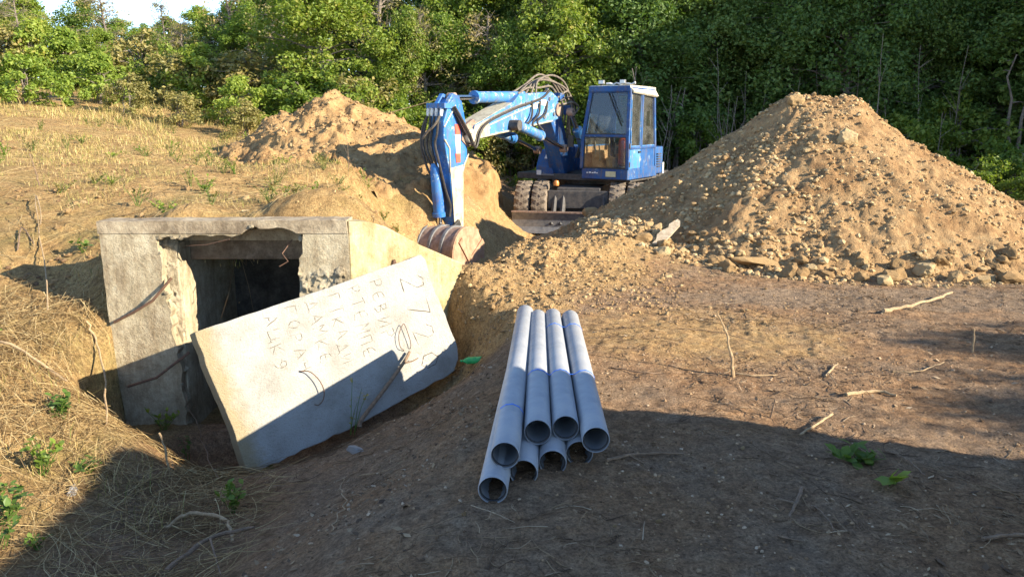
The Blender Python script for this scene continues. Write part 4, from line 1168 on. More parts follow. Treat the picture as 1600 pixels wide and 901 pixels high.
    upb(mb.build('hose_manifold', M['blue'], root, bevel=.008))
    for x in (-.24, -.17, -.09, .0):
        mb = MB(); mb.tube([(x, -4.90, 2.28), (x, -4.92, 2.20), (x, -4.93, 2.14)], [.024, .028, .02], 8); upb(mb.build('hose_fitting', M['white'], root, True))
    # bucket cylinder in front of the stick
    cylinder((4.93, 1.44), (4.86, .62), (4.84, .42), -.12, .088, .045, M['blue'], 'bucket_cylinder')
    mb = MB()
    for x in (-.28, .08):
        beam(mb, fz(4.60, .52, x), fz(4.84, .40, x), .05, .10); beam(mb, fz(4.84, .40, x), fz(4.96, .26, x), .05, .09)
    mb.lathe([(0, -.36), (.085, -.36), (.085, .16), (0, .16)], (0, -4.84, .40), 0, 18)
    upb(mb.build('bucket_linkage', M['black'], root, bevel=.008))
    # bucket
    arc = [(4.62, .33), (4.80, .40), (5.0, .41), (5.17, .33), (5.28, .18), (5.31, .0), (5.25, -.18), (5.10, -.33), (4.90, -.42), (4.62, -.47)]
    arc = [tuple(p)[:2] for p in [(q.x, q.y) for q in smooth_path([(a, b, 0) for a, b in arc], 3)]]
    inner = [(4.96 + (f - 4.96) * .93, -.02 + (z + .02) * .93) for f, z in arc]
    mb = MB(); mb.prism([(-f, z) for f, z in arc + inner[::-1]], -.92, .44, 0)
    bucket = upb(mb.build('bucket', M['rust'], root)); bucket.location.z += .07
    for k in range(7):
        x = -.92 + 1.315 * k / 6
        mb = MB(); out = [(4.96 + (f - 4.96) * 1.06, -.02 + (z + .02) * 1.06) for f, z in arc]
        mb.prism([(-f, z) for f, z in out + arc[::-1]], x, x + .045, 0); mb.build('rib', M['rustlight'] if k in (6,) else M['blade'], bucket)
    for x in (-.925, .425):
        mb = MB(); mb.prism([(-f, z) for f, z in arc + [(4.42, -.30), (4.46, .10)]], x, x + .02, 0); mb.build('side_plate', M['rustlight'], bucket)
    mb = MB(); beam(mb, (.455, -4.50, .16), (.455, -5.12, -.30), .12, .03, (1, 0, 0)); beam(mb, (.455, -5.14, .26), (.455, -4.60, -.42), .10, .026, (1, 0, 0)); mb.build('side_brace', M['rustlight'], bucket)
    for k in range(5):
        x = -.76 + .28 * k; mb = MB(); mb.prism([(-4.66, -.49), (-4.66, -.43), (-4.44, -.50)], x - .04, x + .04, 0); mb.build('tooth', M['blade'], bucket)
    # ---- hoses
    H = []
    for i, x in enumerate((-.24, -.18, -.11, -.04)):                           # down the front of the stick
        b = .05 * i
        H.append(([fz(4.94, 2.14, x), fz(4.97, 1.98 - .03 * i, x - .03 + .02 * (i % 2)), fz(5.00 - b * .2, 1.72, x - .05), fz(4.99, 1.50, x + .02), fz(4.87, 1.2 - .05 * i, x * .4 + .03), fz(4.78, .8, x * .3 + .05), fz(4.80, .62, x * .3 + .05)], 'hose'))
    H.append(([fz(4.96, 2.12, -.24), fz(4.98, 1.95, -.31), fz(5.0, 1.68, -.32), fz(4.98, 1.40, -.25), fz(4.96, 1.25, -.18)], 'hose'))
    H.append(([fz(4.96, 2.14, .0), fz(5.0, 2.0, -.08), fz(5.02, 1.90, -.2), fz(5.0, 1.80, -.3)], 'dustyhose'))
    for i, x in enumerate((.02, .07, .11)):                                    # from the manifold back to the boom
        H.append(([fz(4.72, 2.28, x), fz(4.58, 2.10, x + .03), fz(4.40, 1.86, x + .06), fz(4.22, 1.72 - .03 * i, x + .05), fz(4.05, 1.93, x + .05), fz(3.7, 2.12 - .02 * i, x + .02), fz(2.9, 2.32 - .02 * i, x + .02), fz(2.0, 2.46, x + .02), fz(1.6, 2.62, x)], 'hose' if i != 1 else 'dustyhose'))
    for i, (x, top_) in enumerate(((-.22, 2.92), (-.12, 2.86), (-.02, 2.82), (.04, 2.90), (.08, 2.78))):   # loops over the elbow
        H.append(([fz(2.5 - .1 * i, 2.54, x), fz(2.0, 2.70 + .02 * i, x), fz(1.45, top_, x + .02), fz(.95, top_ - .12, x + .05), fz(.62 + .05 * i, 2.42, x + .10), fz(.70 + .06 * i, 2.05, x + .12), fz(.78, 1.85 - .05 * i, x + .08)], 'dustyhose'))
    for i, x in enumerate((.09, .14, .2)):
        H.append(([fz(1.25, 2.50 - .06 * i, x), fz(.92, 2.62 - .1 * i, x + .06), fz(.72, 2.32, x + .08), fz(.92, 2.1, x + .06), fz(.55, 1.92 - .08 * i, x + .05), fz(.35, 1.62, x + .05), fz(.42, 1.35, x)], 'dustyhose' if i != 1 else 'hose'))
    for i in range(3):
        H.append(([fz(2.3 - .3 * i, 2.42, .115), fz(2.35 - .25 * i, 2.2, .15), fz(2.55 - .15 * i, 2.06, .20), fz(2.9 - .4 * i, 1.98 - .04 * i, .24)], 'hose'))
    H.append(([fz(.35, 1.55, .25), fz(.20, 1.78, .28), fz(.0, 1.7, .30), fz(.02, 1.4, .30)], 'dustyhose'))
    H.append(([fz(2.6, 2.53, .0), fz(2.3, 2.64, .02), fz(1.9, 2.66, .04), fz(1.5, 2.70, .06), fz(1.3, 2.6, .08)], 'dustyhose'))
    for pts, m in H:
        mb = MB(); mb.tube(smooth_path(pts, 7), .019, 7); upb(mb.build('hose', M[m], root, True))
    mb = MB(); mb.box((.02, -1.12, 2.52), (.22, .18, .14)); mb.box((.10, -.80, 2.28), (.14, .14, .18)); upb(mb.build('valve_block', M['cabblue'], root, bevel=.012))
    # lamp arm behind the elbow
    mb = MB(); mb.box((.0, -1.5, 2.66), (.05, .05, .14)); upb(mb.build('hose_guide', M['blade'], root))
make_excavator()

# ------------------------------------------------------------------ trees and bushes
def leaf_cloud(rng, C, R, per, size, flat=.75, outward=None):
    """leaf quads spread round clump centres"""
    n = len(C) * per
    c = np.repeat(C, per, 0); r = np.repeat(R, per)
    d = rng.normal(size=(n, 3)); d /= np.linalg.norm(d, axis=1)[:, None]
    p = c + d * (r * rng.random(n) ** .45)[:, None] * np.array([1, 1, flat])
    nrm = d * .7 + rng.normal(size=(n, 3)) * .6 + np.array([0, 0, .45]); nrm /= np.linalg.norm(nrm, axis=1)[:, None]
    a = rng.normal(size=(n, 3)) + np.array([0, 0, -.3]); t = a - (a * nrm).sum(1)[:, None] * nrm; t /= np.linalg.norm(t, axis=1)[:, None]
    b = np.cross(nrm, t)
    L = (size * rng.uniform(.45, 1.6, n))[:, None]; W = L * rng.uniform(.24, .36, n)[:, None]
    cup = nrm * L * .10
    V = np.stack([p - t * L * .5, p + b * W + cup, p + t * L * .5, p - b * W + cup], 1).reshape(-1, 3)
    F = np.arange(n * 4).reshape(n, 4)
    return V, F
def tree_shape(seed, h, rad, crown0, n_clump, per, leaf, mat, stems=1, twigs=0):
    rng = np.random.default_rng(seed); rr = random.Random(seed)
    mb = MB(); C = []; R = []
    for s in range(stems):
        lean = Vector((rr.uniform(-.12, .12), rr.uniform(-.12, .12), 1)); base = Vector((rr.uniform(-.15, .15), rr.uniform(-.15, .15), -.15)) * (1 if stems > 1 else .3)
        hh = h * rr.uniform(.78, .95); pts = []
        for k in range(7):
            t = k / 6; pts.append(base + lean * (hh * t) + Vector((rr.uniform(-.06, .06), rr.uniform(-.06, .06), 0)) * (t * 1.4))
        r0 = .020 * h * (1.0 if stems == 1 else .6)
        mb.tube(pts, [r0 * (1 - .85 * k / 6) + .006 for k in range(7)], 7)
        for k in range(n_clump // stems):
            t = crown0 + (1 - crown0) * rr.random() ** .8
            i = min(5, int(t * 6)); p0 = pts[i].lerp(pts[i + 1], t * 6 - i)
            a = rr.uniform(0, 2 * PI); w = math.sin(PI * min(1, max(.06, (t - crown0) / (1 - crown0) * .86 + .14))) ** .6
            out = rad * w * rr.uniform(.35, 1.08)
            e = p0 + Vector((math.cos(a) * out, math.sin(a) * out, rr.uniform(-.15, .45) * rad * .6))
            if rr.random() < .6:
                m = p0.lerp(e, .5) + Vector((0, 0, .08 * rad)); mb.tube([p0, m, e], [.010 + r0 * .18, .009 + r0 * .08, .004], 5, False)
            for _ in range(twigs):
                q = p0.lerp(e, rr.uniform(.4, 1)); w_ = q + Vector((rr.uniform(-.4, .4), rr.uniform(-.4, .4), rr.uniform(-.05, .5))) * rad * .55
                mb.tube([q, q.lerp(w_, .5) + Vector((rr.uniform(-.04, .04), rr.uniform(-.04, .04), .03)), w_], [.007, .005, .002], 4, False)
            C.append(e[:]); R.append(rad * rr.uniform(.16, .34))
    V, F = leaf_cloud(rng, np.array(C), np.array(R), per, leaf)
    crown = np_mesh('crown', V, F, mat)
    trunk = mb.build('trunk', M['bark'], None, True)
    return crown, trunk
def make_tree(name, *a, **k):
    root = empty(name); c, t = tree_shape(*a, **k); c.parent = root; t.parent = root
    return root
PROTO = {}
def proto(key, *a, **k): PROTO[key] = make_tree(*a, **k); PROTO[key]['unused'] = 1
for i in range(4): proto('y%d' % i, 'scrub_tree', 500 + i, 5.0, 1.55, .06, 110, 210, .085, M['leaf_yellow'])
for i in range(4): proto('m%d' % i, 'scrub_tree', 520 + i, 5.0, 1.6, .06, 110, 210, .085, M['leaf_mid'])
for i in range(4): proto('d%d' % i, 'forest_tree', 540 + i, 6.0, 1.9, .04, 175, 200, .085, M['leaf_dark'])
for i in range(3): proto('b%d' % i, 'bush', 560 + i, 1.6, .95, .05, 44, 95, .085, M['leaf_mid'], stems=4)
for i in range(2): proto('o%d' % i, 'bush', 570 + i, 1.5, .9, .05, 40, 80, .08, M['leaf_olive'], stems=4)
for i in range(2): proto('yb%d' % i, 'bush', 580 + i, 1.6, .95, .05, 44, 90, .09, M['leaf_yellow'], stems=4)
for i in range(2): proto('s%d' % i, 'sapling', 590 + i, 3.2, .45, .25, 26, 28, .09, M['leaf_dark'], stems=3)
for i in range(3): proto('g%d' % i, 'scrub_tree', 600 + i, 5.0, 1.5, .15, 60, 42, .075, M['leaf_olive'], twigs=7)
def plant_tree(key, x, y, h, wide, label, cat, group):
    src = PROTO[key]; base = {'y': 5.0, 'm': 5.0, 'd': 6.0, 'g': 5.0, 'b': 1.6, 'o': 1.5, 's': 3.2}[key[0]] if key[:2] != 'yb' else 1.6
    if src.get('unused'):
        o = src; del o['unused']
    else: o = copy_tree(src)
    s = h / base; o.scale = (s * wide, s * wide, s)
    o.rotation_euler = (0, 0, random.uniform(0, 6.28)); o.location = (x, y, gz(x, y))
    return tag(o, label, cat, group)
GY, GM, GD = 'sunlit trees behind the dry field', 'green trees behind the excavator arm', 'shaded trees behind the right earth heap'
LY, LM, LD = 'sunlit yellow-green scrub tree in the wood behind the dry field', 'green scrub tree in the wood behind the clay heap and excavator arm', 'dark shaded tree in the wood behind the excavator cab and right earth heap'
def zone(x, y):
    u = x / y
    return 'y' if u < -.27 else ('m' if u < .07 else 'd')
def wood():
    r = random.Random(21)
    rows = []
    # front edge of the wood from left to right, then deeper rows
    x = -17.0
    while x < 13.5:
        yb = 24.5 if x < -9 else (22.5 if x < -5 else (20.5 if x < -1 else (20.3 if x < 8 else 18.8)))
        rows.append((x + r.uniform(-.3, .3), yb + r.uniform(-.6, .8), 0)); x += r.uniform(1.25, 1.8)
    x = -19.0
    while x < 16:
        yb = 27.5 if x < -8 else (25 if x < -2 else 23.3)
        if x > 8: yb = 21.2
        rows.append((x + r.uniform(-.4, .4), yb + r.uniform(-.8, .8), 1)); x += r.uniform(1.6, 2.2)
    x = -22.0
    while x < 18:
        yb = 31.5 if x < -6 else 27.5
        if x > 6: yb = 24
        rows.append((x + r.uniform(-.6, .6), yb + r.uniform(-1, 1), 2)); x += r.uniform(2.0, 2.9)
    for x, y, row in rows:
        z = zone(x, y); u = x / y
        if z == 'y': h = (2.5, 3.1, 3.7)[row] * r.uniform(.82, 1.15) * (.84 if u < -.40 else 1.04)
        elif z == 'm': h = (4.0, 5.4, 6.4)[row] * r.uniform(.88, 1.12)
        else: h = (5.2, 7.0, 8.2)[row] * r.uniform(.9, 1.15)
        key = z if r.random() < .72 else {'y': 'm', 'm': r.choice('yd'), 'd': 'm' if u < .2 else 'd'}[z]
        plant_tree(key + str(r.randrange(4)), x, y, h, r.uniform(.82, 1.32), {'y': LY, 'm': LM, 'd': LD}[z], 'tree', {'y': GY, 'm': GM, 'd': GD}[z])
    # right flank of the wood, mostly past the picture's edge: it shades the dark part
    for x, y, h in ((15, 15.8, 8.5), (17, 14.6, 9.5), (19, 13.8, 10), (16.5, 17.5, 10), (19, 16.6, 11), (21.5, 13.2, 10.5), (22, 16, 11.5), (13.6, 17.0, 8), (24.5, 12.5, 11), (25, 15.5, 12)):
        plant_tree('d' + str(r.randrange(4)), x, y, h, 1.15, LD, 'tree', GD)
    for x, y, h in ((12.0, .5, 4.3), (13.0, 1.5, 4.5), (12.6, -1.0, 4.6)):  # unseen trees added to throw dappled shade over the yard's right
        plant_tree('m' + str(r.randrange(4)), x, y, h, 1.1, 'green tree added out of view to shade the right of the bare yard', 'tree', 'unseen trees added to shade the yard')
    for x, y, h in ((-12.6, 25.2, 3.2), (-10.4, 24.0, 2.9), (-8.4, 24.2, 4.0), (-6.3, 22.0, 4.1), (-3.9, 22.6, 4.9), (-2.2, 20.4, 3.6), (-.6, 20.6, 3.8), (.9, 20.8, 4.6), (-14.6, 24.0, 2.8), (-9.2, 22.4, 2.4)):
        plant_tree('g' + str(r.randrange(3)), x, y, h, r.uniform(.9, 1.2), 'greyish half-bare twiggy tree standing in the front of the wood', 'tree', 'half-bare twiggy trees')
    # undergrowth at the foot of the wood
    GB = {'y': 'bushes along the far edge of the dry field', 'm': 'bushes behind the clay heap', 'd': 'bushes in the shade under the trees'}
    LB = {'y': 'low sunlit bush at the far edge of the dry field', 'm': 'low bush at the foot of the wood behind the clay heap', 'd': 'dark bush in the shade at the foot of the right wood'}
    x = -16.0
    while x < 13:
        yb = 22.2 if x < -9 else (20.3 if x < -5 else (18.9 if x < -1 else (19.2 if x < 7 else 17.4)))
        y = yb + r.uniform(-.7, .5); z = zone(x, y)
        key = r.choice({'y': ('yb0', 'yb1', 'o0', 'o1', 'b0'), 'm': ('b0', 'b1', 'b2', 'yb0', 'o1'), 'd': ('b0', 'b1', 'b2', 's0', 's1')}[z])
        plant_tree(key, x, y, r.uniform(1.0, 1.9) * (1.7 if key[0] == 's' else 1), r.uniform(.9, 1.3), LB[z], 'bush', GB[z]); x += r.uniform(.5, .9)
    for x, y, h, k in ((-8.6, 17.6, .9, 'o0'), (-7.2, 17.0, .8, 'o1'), (-6.2, 17.8, 1.1, 'yb0'), (-10.6, 17.2, 1.3, 'yb1'), (-12.2, 18.0, 1.5, 'o1'), (-5.6, 16.6, .8, 'o0'), (-9.8, 19.0, 1.2, 'yb0'), (-13.6, 17.0, 2.2, 'yb0')):
        plant_tree(k, x, y, h, 1.1, 'dry olive bush standing out on the dry field before the wood', 'bush', 'bushes out on the dry field')
    for x, y, h in ((8.3, 13.9, .8), (8.9, 13.2, .7), (9.3, 14.2, 1.0)):
        plant_tree('b1', x, y, h, 1.2, 'straggly bush behind the right foot of the tall earth heap', 'bush', 'bushes behind the right heap')
wood()
for k, o in list(PROTO.items()):
    if o.get('unused'):
        for c in [c for c in scene.objects if c.parent == o]: bpy.data.objects.remove(c)
        bpy.data.objects.remove(o)

# bare thin stems standing in the shade under the right wood
def bare_stems():
    r = random.Random(8)
    for i in range(26):
        x = r.uniform(2.6, 10.5); y = 18.6 + r.uniform(-1.2, .8) - (.9 if x > 7 else 0); h = r.uniform(1.4, 3.2)
        mb = MB(); p = Vector((0, 0, -.1)); pts = [p.copy()]
        dx, dy = r.uniform(-.2, .2), r.uniform(-.15, .15)
        for k in range(6):
            p = p + Vector((dx * h / 6 + r.uniform(-.03, .03), dy * h / 6, h / 6)); pts.append(p.copy())
        mb.tube(pts, [.016 * (1 - .7 * k / 6) for k in range(7)], 5)
        for k in range(4):
            q = pts[r.randrange(2, 6)]; mb.tube([q, q + Vector((r.uniform(-.35, .35), r.uniform(-.2, .2), r.uniform(.15, .5)))], [.007, .003], 4)
        o = mb.build('bare_stem', M['bark'], None, True); o.location = (x, y, gz(x, y))
        tag(o, 'thin bare upright stem in the shade before the right wood', 'stem', 'bare stems under the right wood')
bare_stems()

# ------------------------------------------------------------------ dry grass, straw and litter
def blades(name, X, Y, H, W, mat, lean=.35, label='', cat=''):
    n = len(X); z = surf(X, Y)
    a = RNG.uniform(0, 2 * PI, n); l = H * RNG.uniform(.1, 1, n) * lean
    d = np.stack([np.cos(a), np.sin(a), np.zeros(n)], -1); s = np.stack([-np.sin(a), np.cos(a), np.zeros(n)], -1) * np.asarray(W)[:, None]
    p0 = np.stack([X, Y, z - .01], -1)
    p1 = p0 + d * (l * .35)[:, None] + np.array([0, 0, 1]) * (H * .6)[:, None]
    p2 = p0 + d * l[:, None] + np.array([0, 0, 1]) * (H * RNG.uniform(.75, 1, n))[:, None]
    V = np.stack([p0 - s, p0 + s, p1 + s * .7, p1 - s * .7, p2 + s * .12, p2 - s * .12], 1).reshape(-1, 3)
    b = np.arange(n)[:, None] * 6
    F = np.concatenate([b + np.array([0, 1, 2, 3]), b + np.array([3, 2, 4, 5])])
    o = np_mesh(name, V, F, mat)
    return tag(o, label, cat, None, 'stuff')
def field_grass():
    # tufts grouped by noise over the field, taller and denser towards the bushes
    n = 120000
    X = RNG.uniform(-17, -.6, n); Y = 6.6 + 17 * RNG.random(n) ** 1.15
    k = (X > -.78 * Y - 1.5)
    hl = heap_left(X, Y) - ground_h(X, Y)
    d = .55 * vnoise(X * .9, Y * .55, 5) + .45 * vnoise(X * 2.6, Y * 2.0, 6)
    far = np.clip((Y - 9) / 8, 0, 1)
    k &= (hl < .02) & (d > .57 - .13 * far) & ~((X > -1.7) & (Y < 13.5))
    X, Y, far, d = X[k], Y[k], far[k], d[k]
    H = RNG.uniform(.04, .13, len(X)) * (.6 + .5 * far) * (.6 + d)
    blades('dry_grass', X, Y, H, RNG.uniform(.0012, .0027, len(X)) * (1 + far * .9), M['drygrass'], 1.5, 'dry yellow grass growing over the sloping field', 'dry grass')
    # green-tinged tall herbs by the wood's edge
    n = 2600
    X = RNG.uniform(-15, -3.5, n); Y = RNG.uniform(15.5, 21.5, n)
    k = (vnoise(X * .8, Y * .8, 15) > .60) & (heap_left(X, Y) < ground_h(X, Y))
    X, Y = X[k], Y[k]
    blades('tall_grass', X, Y, RNG.uniform(.1, .4, len(X)), RNG.uniform(.002, .005, len(X)), M['drygrass'], 1.3, 'tall straw-coloured grass before the bushes of the wood', 'tall grass')
field_grass()
def bank_grass():
    n = 9000
    X = RNG.uniform(-6.5, -1.6, n); Y = RNG.uniform(2.4, 7.2, n)
    k = (vnoise(X * 2.4, Y * 2.4, 47) > .60) & ~((X > -3.5) & (Y > 5.4)) & ~((X > -2.3) & (Y > 4.6)) & (X < -1.5 - .1 * (Y - 2))
    X, Y = X[k], Y[k]
    blades('bank_grass', X, Y, RNG.uniform(.05, .17, len(X)), RNG.uniform(.0012, .0026, len(X)), M['drygrass'], 1.6, 'matted dry grass rooted in the left bank', 'dry grass')
bank_grass()
def straws(name, X, Y, L, R, mat, lift, label, cat, dirn=None, spread=PI, bend=.25, tilt=.25):
    """thin bent stalks lying on the ground, three sided"""
    n = len(X); K = 5
    a = RNG.uniform(-spread, spread, n) + (dirn if dirn is not None else 0)
    P = []
    cur = RNG.normal(0, bend, n)
    x, y = X.copy(), Y.copy(); aa = a - cur
    for k in range(K):
        P.append((x.copy(), y.copy())); x = x + np.cos(aa) * L / (K - 1); y = y + np.sin(aa) * L / (K - 1); aa = aa + cur * .5
    lf = lift * RNG.random(n) ** 1.6; tl = RNG.uniform(-tilt, tilt, n) * L
    pts = []
    for k in range(K):
        g = ground_h(P[k][0], P[k][1])
        pts.append(np.stack([P[k][0], P[k][1], g + R * .8 + lf + np.maximum(-lf, tl * (k / (K - 1) - .5))], -1))
    pts = np.stack(pts, 1)
    s = np.stack([-np.sin(a), np.cos(a), np.zeros(n)], -1)
    up = np.array([0, 0, 1.0])
    V = []
    for k in range(K):
        w = (R * (1 - .55 * k / (K - 1)))[:, None]
        for q in range(3):
            t = 2 * PI * q / 3 + .5; V.append(pts[:, k] + (s * math.cos(t) + up * math.sin(t)) * w)
    V = np.stack(V, 1).reshape(-1, 3)
    base = np.arange(n)[:, None] * (K * 3); F = []
    for k in range(K - 1):
        for q in range(3):
            F.append(base + np.array([k * 3 + q, k * 3 + (q + 1) % 3, k * 3 + 3 + (q + 1) % 3, k * 3 + 3 + q]))
    return tag(np_mesh(name, V, np.concatenate(F), mat, None, True), label, cat, None, 'stuff')
def litter():
    n = 26000
    X = RNG.uniform(-6.5, -1.0, n); Y = RNG.uniform(2.0, 6.4, n)
    w = np.clip((-X - 1.15 - .12 * (Y - 2)) / .7, 0, 1) * (.35 + .9 * (vnoise(X * 1.6, Y * 1.6, 31) > .42))
    k = (RNG.random(n) < w) & ~((X > -3.45) & (Y > 5.55)) & ~((X > -1.9) & (Y > 4.75))
    X, Y = X[k], Y[k]
    straws('straw_litter', X, Y, RNG.uniform(.06, .46, len(X)), RNG.uniform(.0011, .0030, len(X)), M['straw'], .07, 'dry straw and stalks lying over the left bank and ditch', 'straw', .4, 2.6, .4, .3)
    n = 11000
    X = RNG.uniform(-1.6, 6, n); Y = 1.9 + 6 * RNG.random(n) ** 1.3
    d = vnoise(X * 1.3 + 3, Y * 1.3, 33)
    k = (d > .42) & (X < .75 * Y + .4) & ~((X > -.25) & (X < .62) & (Y > 2.9) & (Y < 6.2))
    X, Y = X[k], Y[k]
    straws('dead_stalks', X, Y, .025 + .2 * RNG.random(len(X)) ** 2.2, RNG.uniform(.0011, .0028, len(X)), M['litter'], .012, 'small dead stalks and root fibres strewn over the bare yard', 'dead stalks', 0, PI, .5, .06)
    n = 6500
    X = RNG.uniform(-14, -1.2, n); Y = RNG.uniform(6.7, 18, n); k = (X > -.75 * Y) & (heap_left(X, Y) < ground_h(X, Y)) & ~((X > -1.8) & (Y < 13.5))
    X, Y = X[k], Y[k]
    straws('fallen_stalks', X, Y, RNG.uniform(.1, .55, len(X)), RNG.uniform(.0015, .0035, len(X)), M['straw'], .05, 'fallen straw stalks lying on the dry field', 'straw', 0, PI, .3, .2)
    n = 2600
    X = RNG.uniform(-1.9, -.1, n); Y = RNG.uniform(3.9, 6.0, n)
    base = 5.06 + (X + 1.87) * .9                         # the slab's foot
    k = (Y < base + .02) & (RNG.random(n) < np.exp(-(base - Y) / .35))
    X, Y = X[k], Y[k]
    straws('dead_stalks', X, Y, RNG.uniform(.03, .22, len(X)), RNG.uniform(.0011, .0026, len(X)), M['litter'], .03, 'brown dead stalks and needles gathered along the foot of the white slab', 'dead stalks', .6, PI, .4, .15)
    # flat chips of leaf and bark
    n = 7000
    X = RNG.uniform(-1.2, 6, n); Y = 1.9 + 6 * RNG.random(n) ** 1.2
    k = (vnoise(X * 1.1 + 9, Y * 1.1, 35) > .45) & (X < .75 * Y + .4)
    X, Y = X[k], Y[k]; n = len(X)
    p = np.stack([X, Y, ground_h(X, Y) + .006], -1); a = RNG.uniform(0, 6.28, n); L = (.006 + .022 * RNG.random(n) ** 2.5)[:, None]
    t = np.stack([np.cos(a), np.sin(a), RNG.normal(0, .25, n)], -1) * L; s = np.stack([-np.sin(a), np.cos(a), RNG.normal(0, .25, n)], -1) * L * .45
    V = np.stack([p - t, p + s, p + t, p - s], 1).reshape(-1, 3)
    tag(np_mesh('leaf_litter', V, np.arange(n * 4).reshape(n, 4), M['litter']), 'dry leaf and bark chips strewn over the bare yard', 'leaf litter', None, 'stuff')
litter()

# ------------------------------------------------------------------ sticks, plants, bottle and other single things
def stick(name, pts, r, mat, label, cat='stick', twigs=(), ground=True):
    """pts: (x, y, height over the ground)"""
    P = [Vector((x, y, (gz(x, y) if ground else 0) + h)) for x, y, h in pts]
    Q = smooth_path(P, 6) if len(P) > 2 else P
    kink = (P[-1] - P[0]).length * .012
    Q = [q + Vector((random.uniform(-kink, kink), random.uniform(-kink, kink), random.uniform(-kink, kink) * .5)) for q in Q]
    mb = MB(); n = len(Q); rs = [r[0] * .72, r[1] * .72]
    mb.tube(Q, [(rs[0] + (rs[1] - rs[0]) * i / (n - 1)) * random.uniform(.75, 1.25) for i in range(n)], 7)
    for t in twigs:
        T = [Vector((x, y, (gz(x, y) if ground else 0) + h)) for x, y, h in t]
        mb.tube(T, [rs[1] * .8, rs[1] * .35], 5)
    return tag(mb.build(name, M[mat], None, True), label, cat)
def W(u, v, z=0.0):
    """the yard point under a spot measured in the photograph"""
    th = math.radians(12.2); x = (u - 800) / 1200; yv = (450.5 - v) / 1200
    d = Vector((x, math.cos(th) + yv * math.sin(th), -math.sin(th) + yv * math.cos(th)))
    for _ in range(6):
        k = (z - 1.55) / d.z; p = d * k; z = gz(p.x, p.y)
    return p.x, p.y
def lay(name, uv, h, r, mat, label, cat='stick', twigs=()):
    return stick(name, [(*W(*p), hh) for p, hh in zip(uv, h)], r, mat, label, cat, [[(*W(*p), hh) for p, hh in t] for t in twigs])
# upright stalk right of the pipes
bx, by = W(1146, 588)
stick('dry_stalk', [(bx, by, -.03), (bx - .02, by, .12), (bx - .055, by + .02, .27), (bx - .125, by + .03, .41)], [.016, .005], 'paletwig', 'pale broken stalk standing upright in the yard right of the pipes', 'stalk')
lay('fallen_twig', [(1150, 586), (1180, 590), (1215, 588)], [.01, .015, .01], [.008, .004], 'paletwig', 'short pale twig at the foot of the upright stalk', 'twig')
bx, by = W(1520, 550)
stick('dry_stalk', [(bx, by, -.02), (bx - .005, by, .10), (bx - .012, by, .17)], [.010, .008], 'paletwig', 'small pale peg-like stalk standing at the right of the yard', 'stalk')
bx, by = W(1206, 652)
stick('dry_stalk', [(bx - .01, by, -.02), (bx + .002, by, .05), (bx + .015, by + .01, .105)], [.007, .006], 'twig', 'tiny dark twig stub standing at the shadow edge', 'stalk')
lay('wood_stick', [(948, 722), (1000, 714), (1068, 712)], [.012, .018, .014], [.012, .007], 'twig', 'brown stick lying just right of the front pipe ends', twigs=[[((985, 716), .015), ((1010, 728), .01)]])
lay('wood_stick', [(1250, 682), (1275, 668), (1300, 654)], [.012, .02, .03], [.008, .009], 'paletwig', 'pale stick crossing the edge of the shadow on the yard')
lay('wood_stick', [(1380, 489), (1430, 480), (1488, 466)], [.02, .03, .05], [.026, .014], 'paletwig', 'pale split branch lying before the right earth heap')
lay('wood_stick', [(1232, 812), (1244, 790), (1254, 766)], [.01, .014, .012], [.008, .011], 'twig', 'knobbly brown stick in the shaded yard below the wilted green leaves', twigs=[[((1244, 790), .012), ((1215, 782), .01)]])
lay('wood_stick', [(1272, 792), (1290, 810), (1305, 832)], [.008, .01, .006], [.006, .003], 'twig', 'forked dark twig in the shaded yard', twigs=[[((1275, 795), .008), ((1300, 788), .01)]])
lay('wood_stick', [(1535, 846), (1565, 842), (1615, 838)], [.012, .014, .012], [.012, .010], 'twig', 'dark stick at the lower right corner of the yard')
lay('wood_stick', [(1215, 838), (1235, 844), (1256, 848)], [.006, .007, .006], [.006, .005], 'twig', 'short straight stick left of the knobbly one in the shade')
lay('wood_stick', [(1380, 704), (1415, 722), (1446, 745)], [.008, .014, .008], [.005, .004], 'twig', 'thin curved twig right of the wilted green leaves')
lay('wood_stick', [(1290, 590), (1300, 578), (1308, 573)], [.01, .014, .02], [.010, .007], 'paletwig', 'short forked pale stick in the middle of the yard', twigs=[[((1295, 585), .01), ((1306, 602), .01)]])
lay('wood_stick', [(1395, 582), (1435, 582), (1475, 570)], [.008, .012, .02], [.007, .004], 'paletwig', 'long pale twig lying at the right of the yard')
lay('wood_stick', [(1322, 618), (1370, 614), (1400, 620)], [.01, .014, .01], [.016, .008], 'paletwig', 'flat piece of pale wood in the sunny strip of the yard')
lay('root', [(955, 574), (1010, 583), (1075, 584), (1140, 590)], [.004, .006, .005, .004], [.006, .004], 'twig', 'thin dark strip painting the shadow of the upright stalk', 'root')  # dark strip standing in for the upright stalk's cast shadow
lay('root', [(1060, 514), (1110, 520), (1190, 536)], [.005, .006, .004], [.005, .003], 'twig', 'thin dark root on the yard behind the upright stalk', 'root')
lay('wood_stick', [(533, 745), (538, 780), (530, 810), (514, 832)], [.012, .02, .014, .01], [.0045, .0035], 'paletwig', 'thin pale bent stem lying in the shade left of the pipes')
lay('wood_stick', [(560, 742), (600, 736), (632, 722)], [.008, .012, .02], [.004, .003], 'paletwig', 'thin curved twig below the white rock')
lay('wood_stick', [(262, 905), (330, 860), (400, 838)], [.05, .09, .07], [.017, .012], 'twig', 'long pale stick in the straw at the lower left', twigs=[[((330, 860), .09), ((345, 900), .02)]])
lay('wood_stick', [(258, 830), (300, 824), (352, 832), (366, 848)], [.02, .09, .10, .02], [.015, .012], 'paletwig', 'arched pale branch over the straw at the lower left')
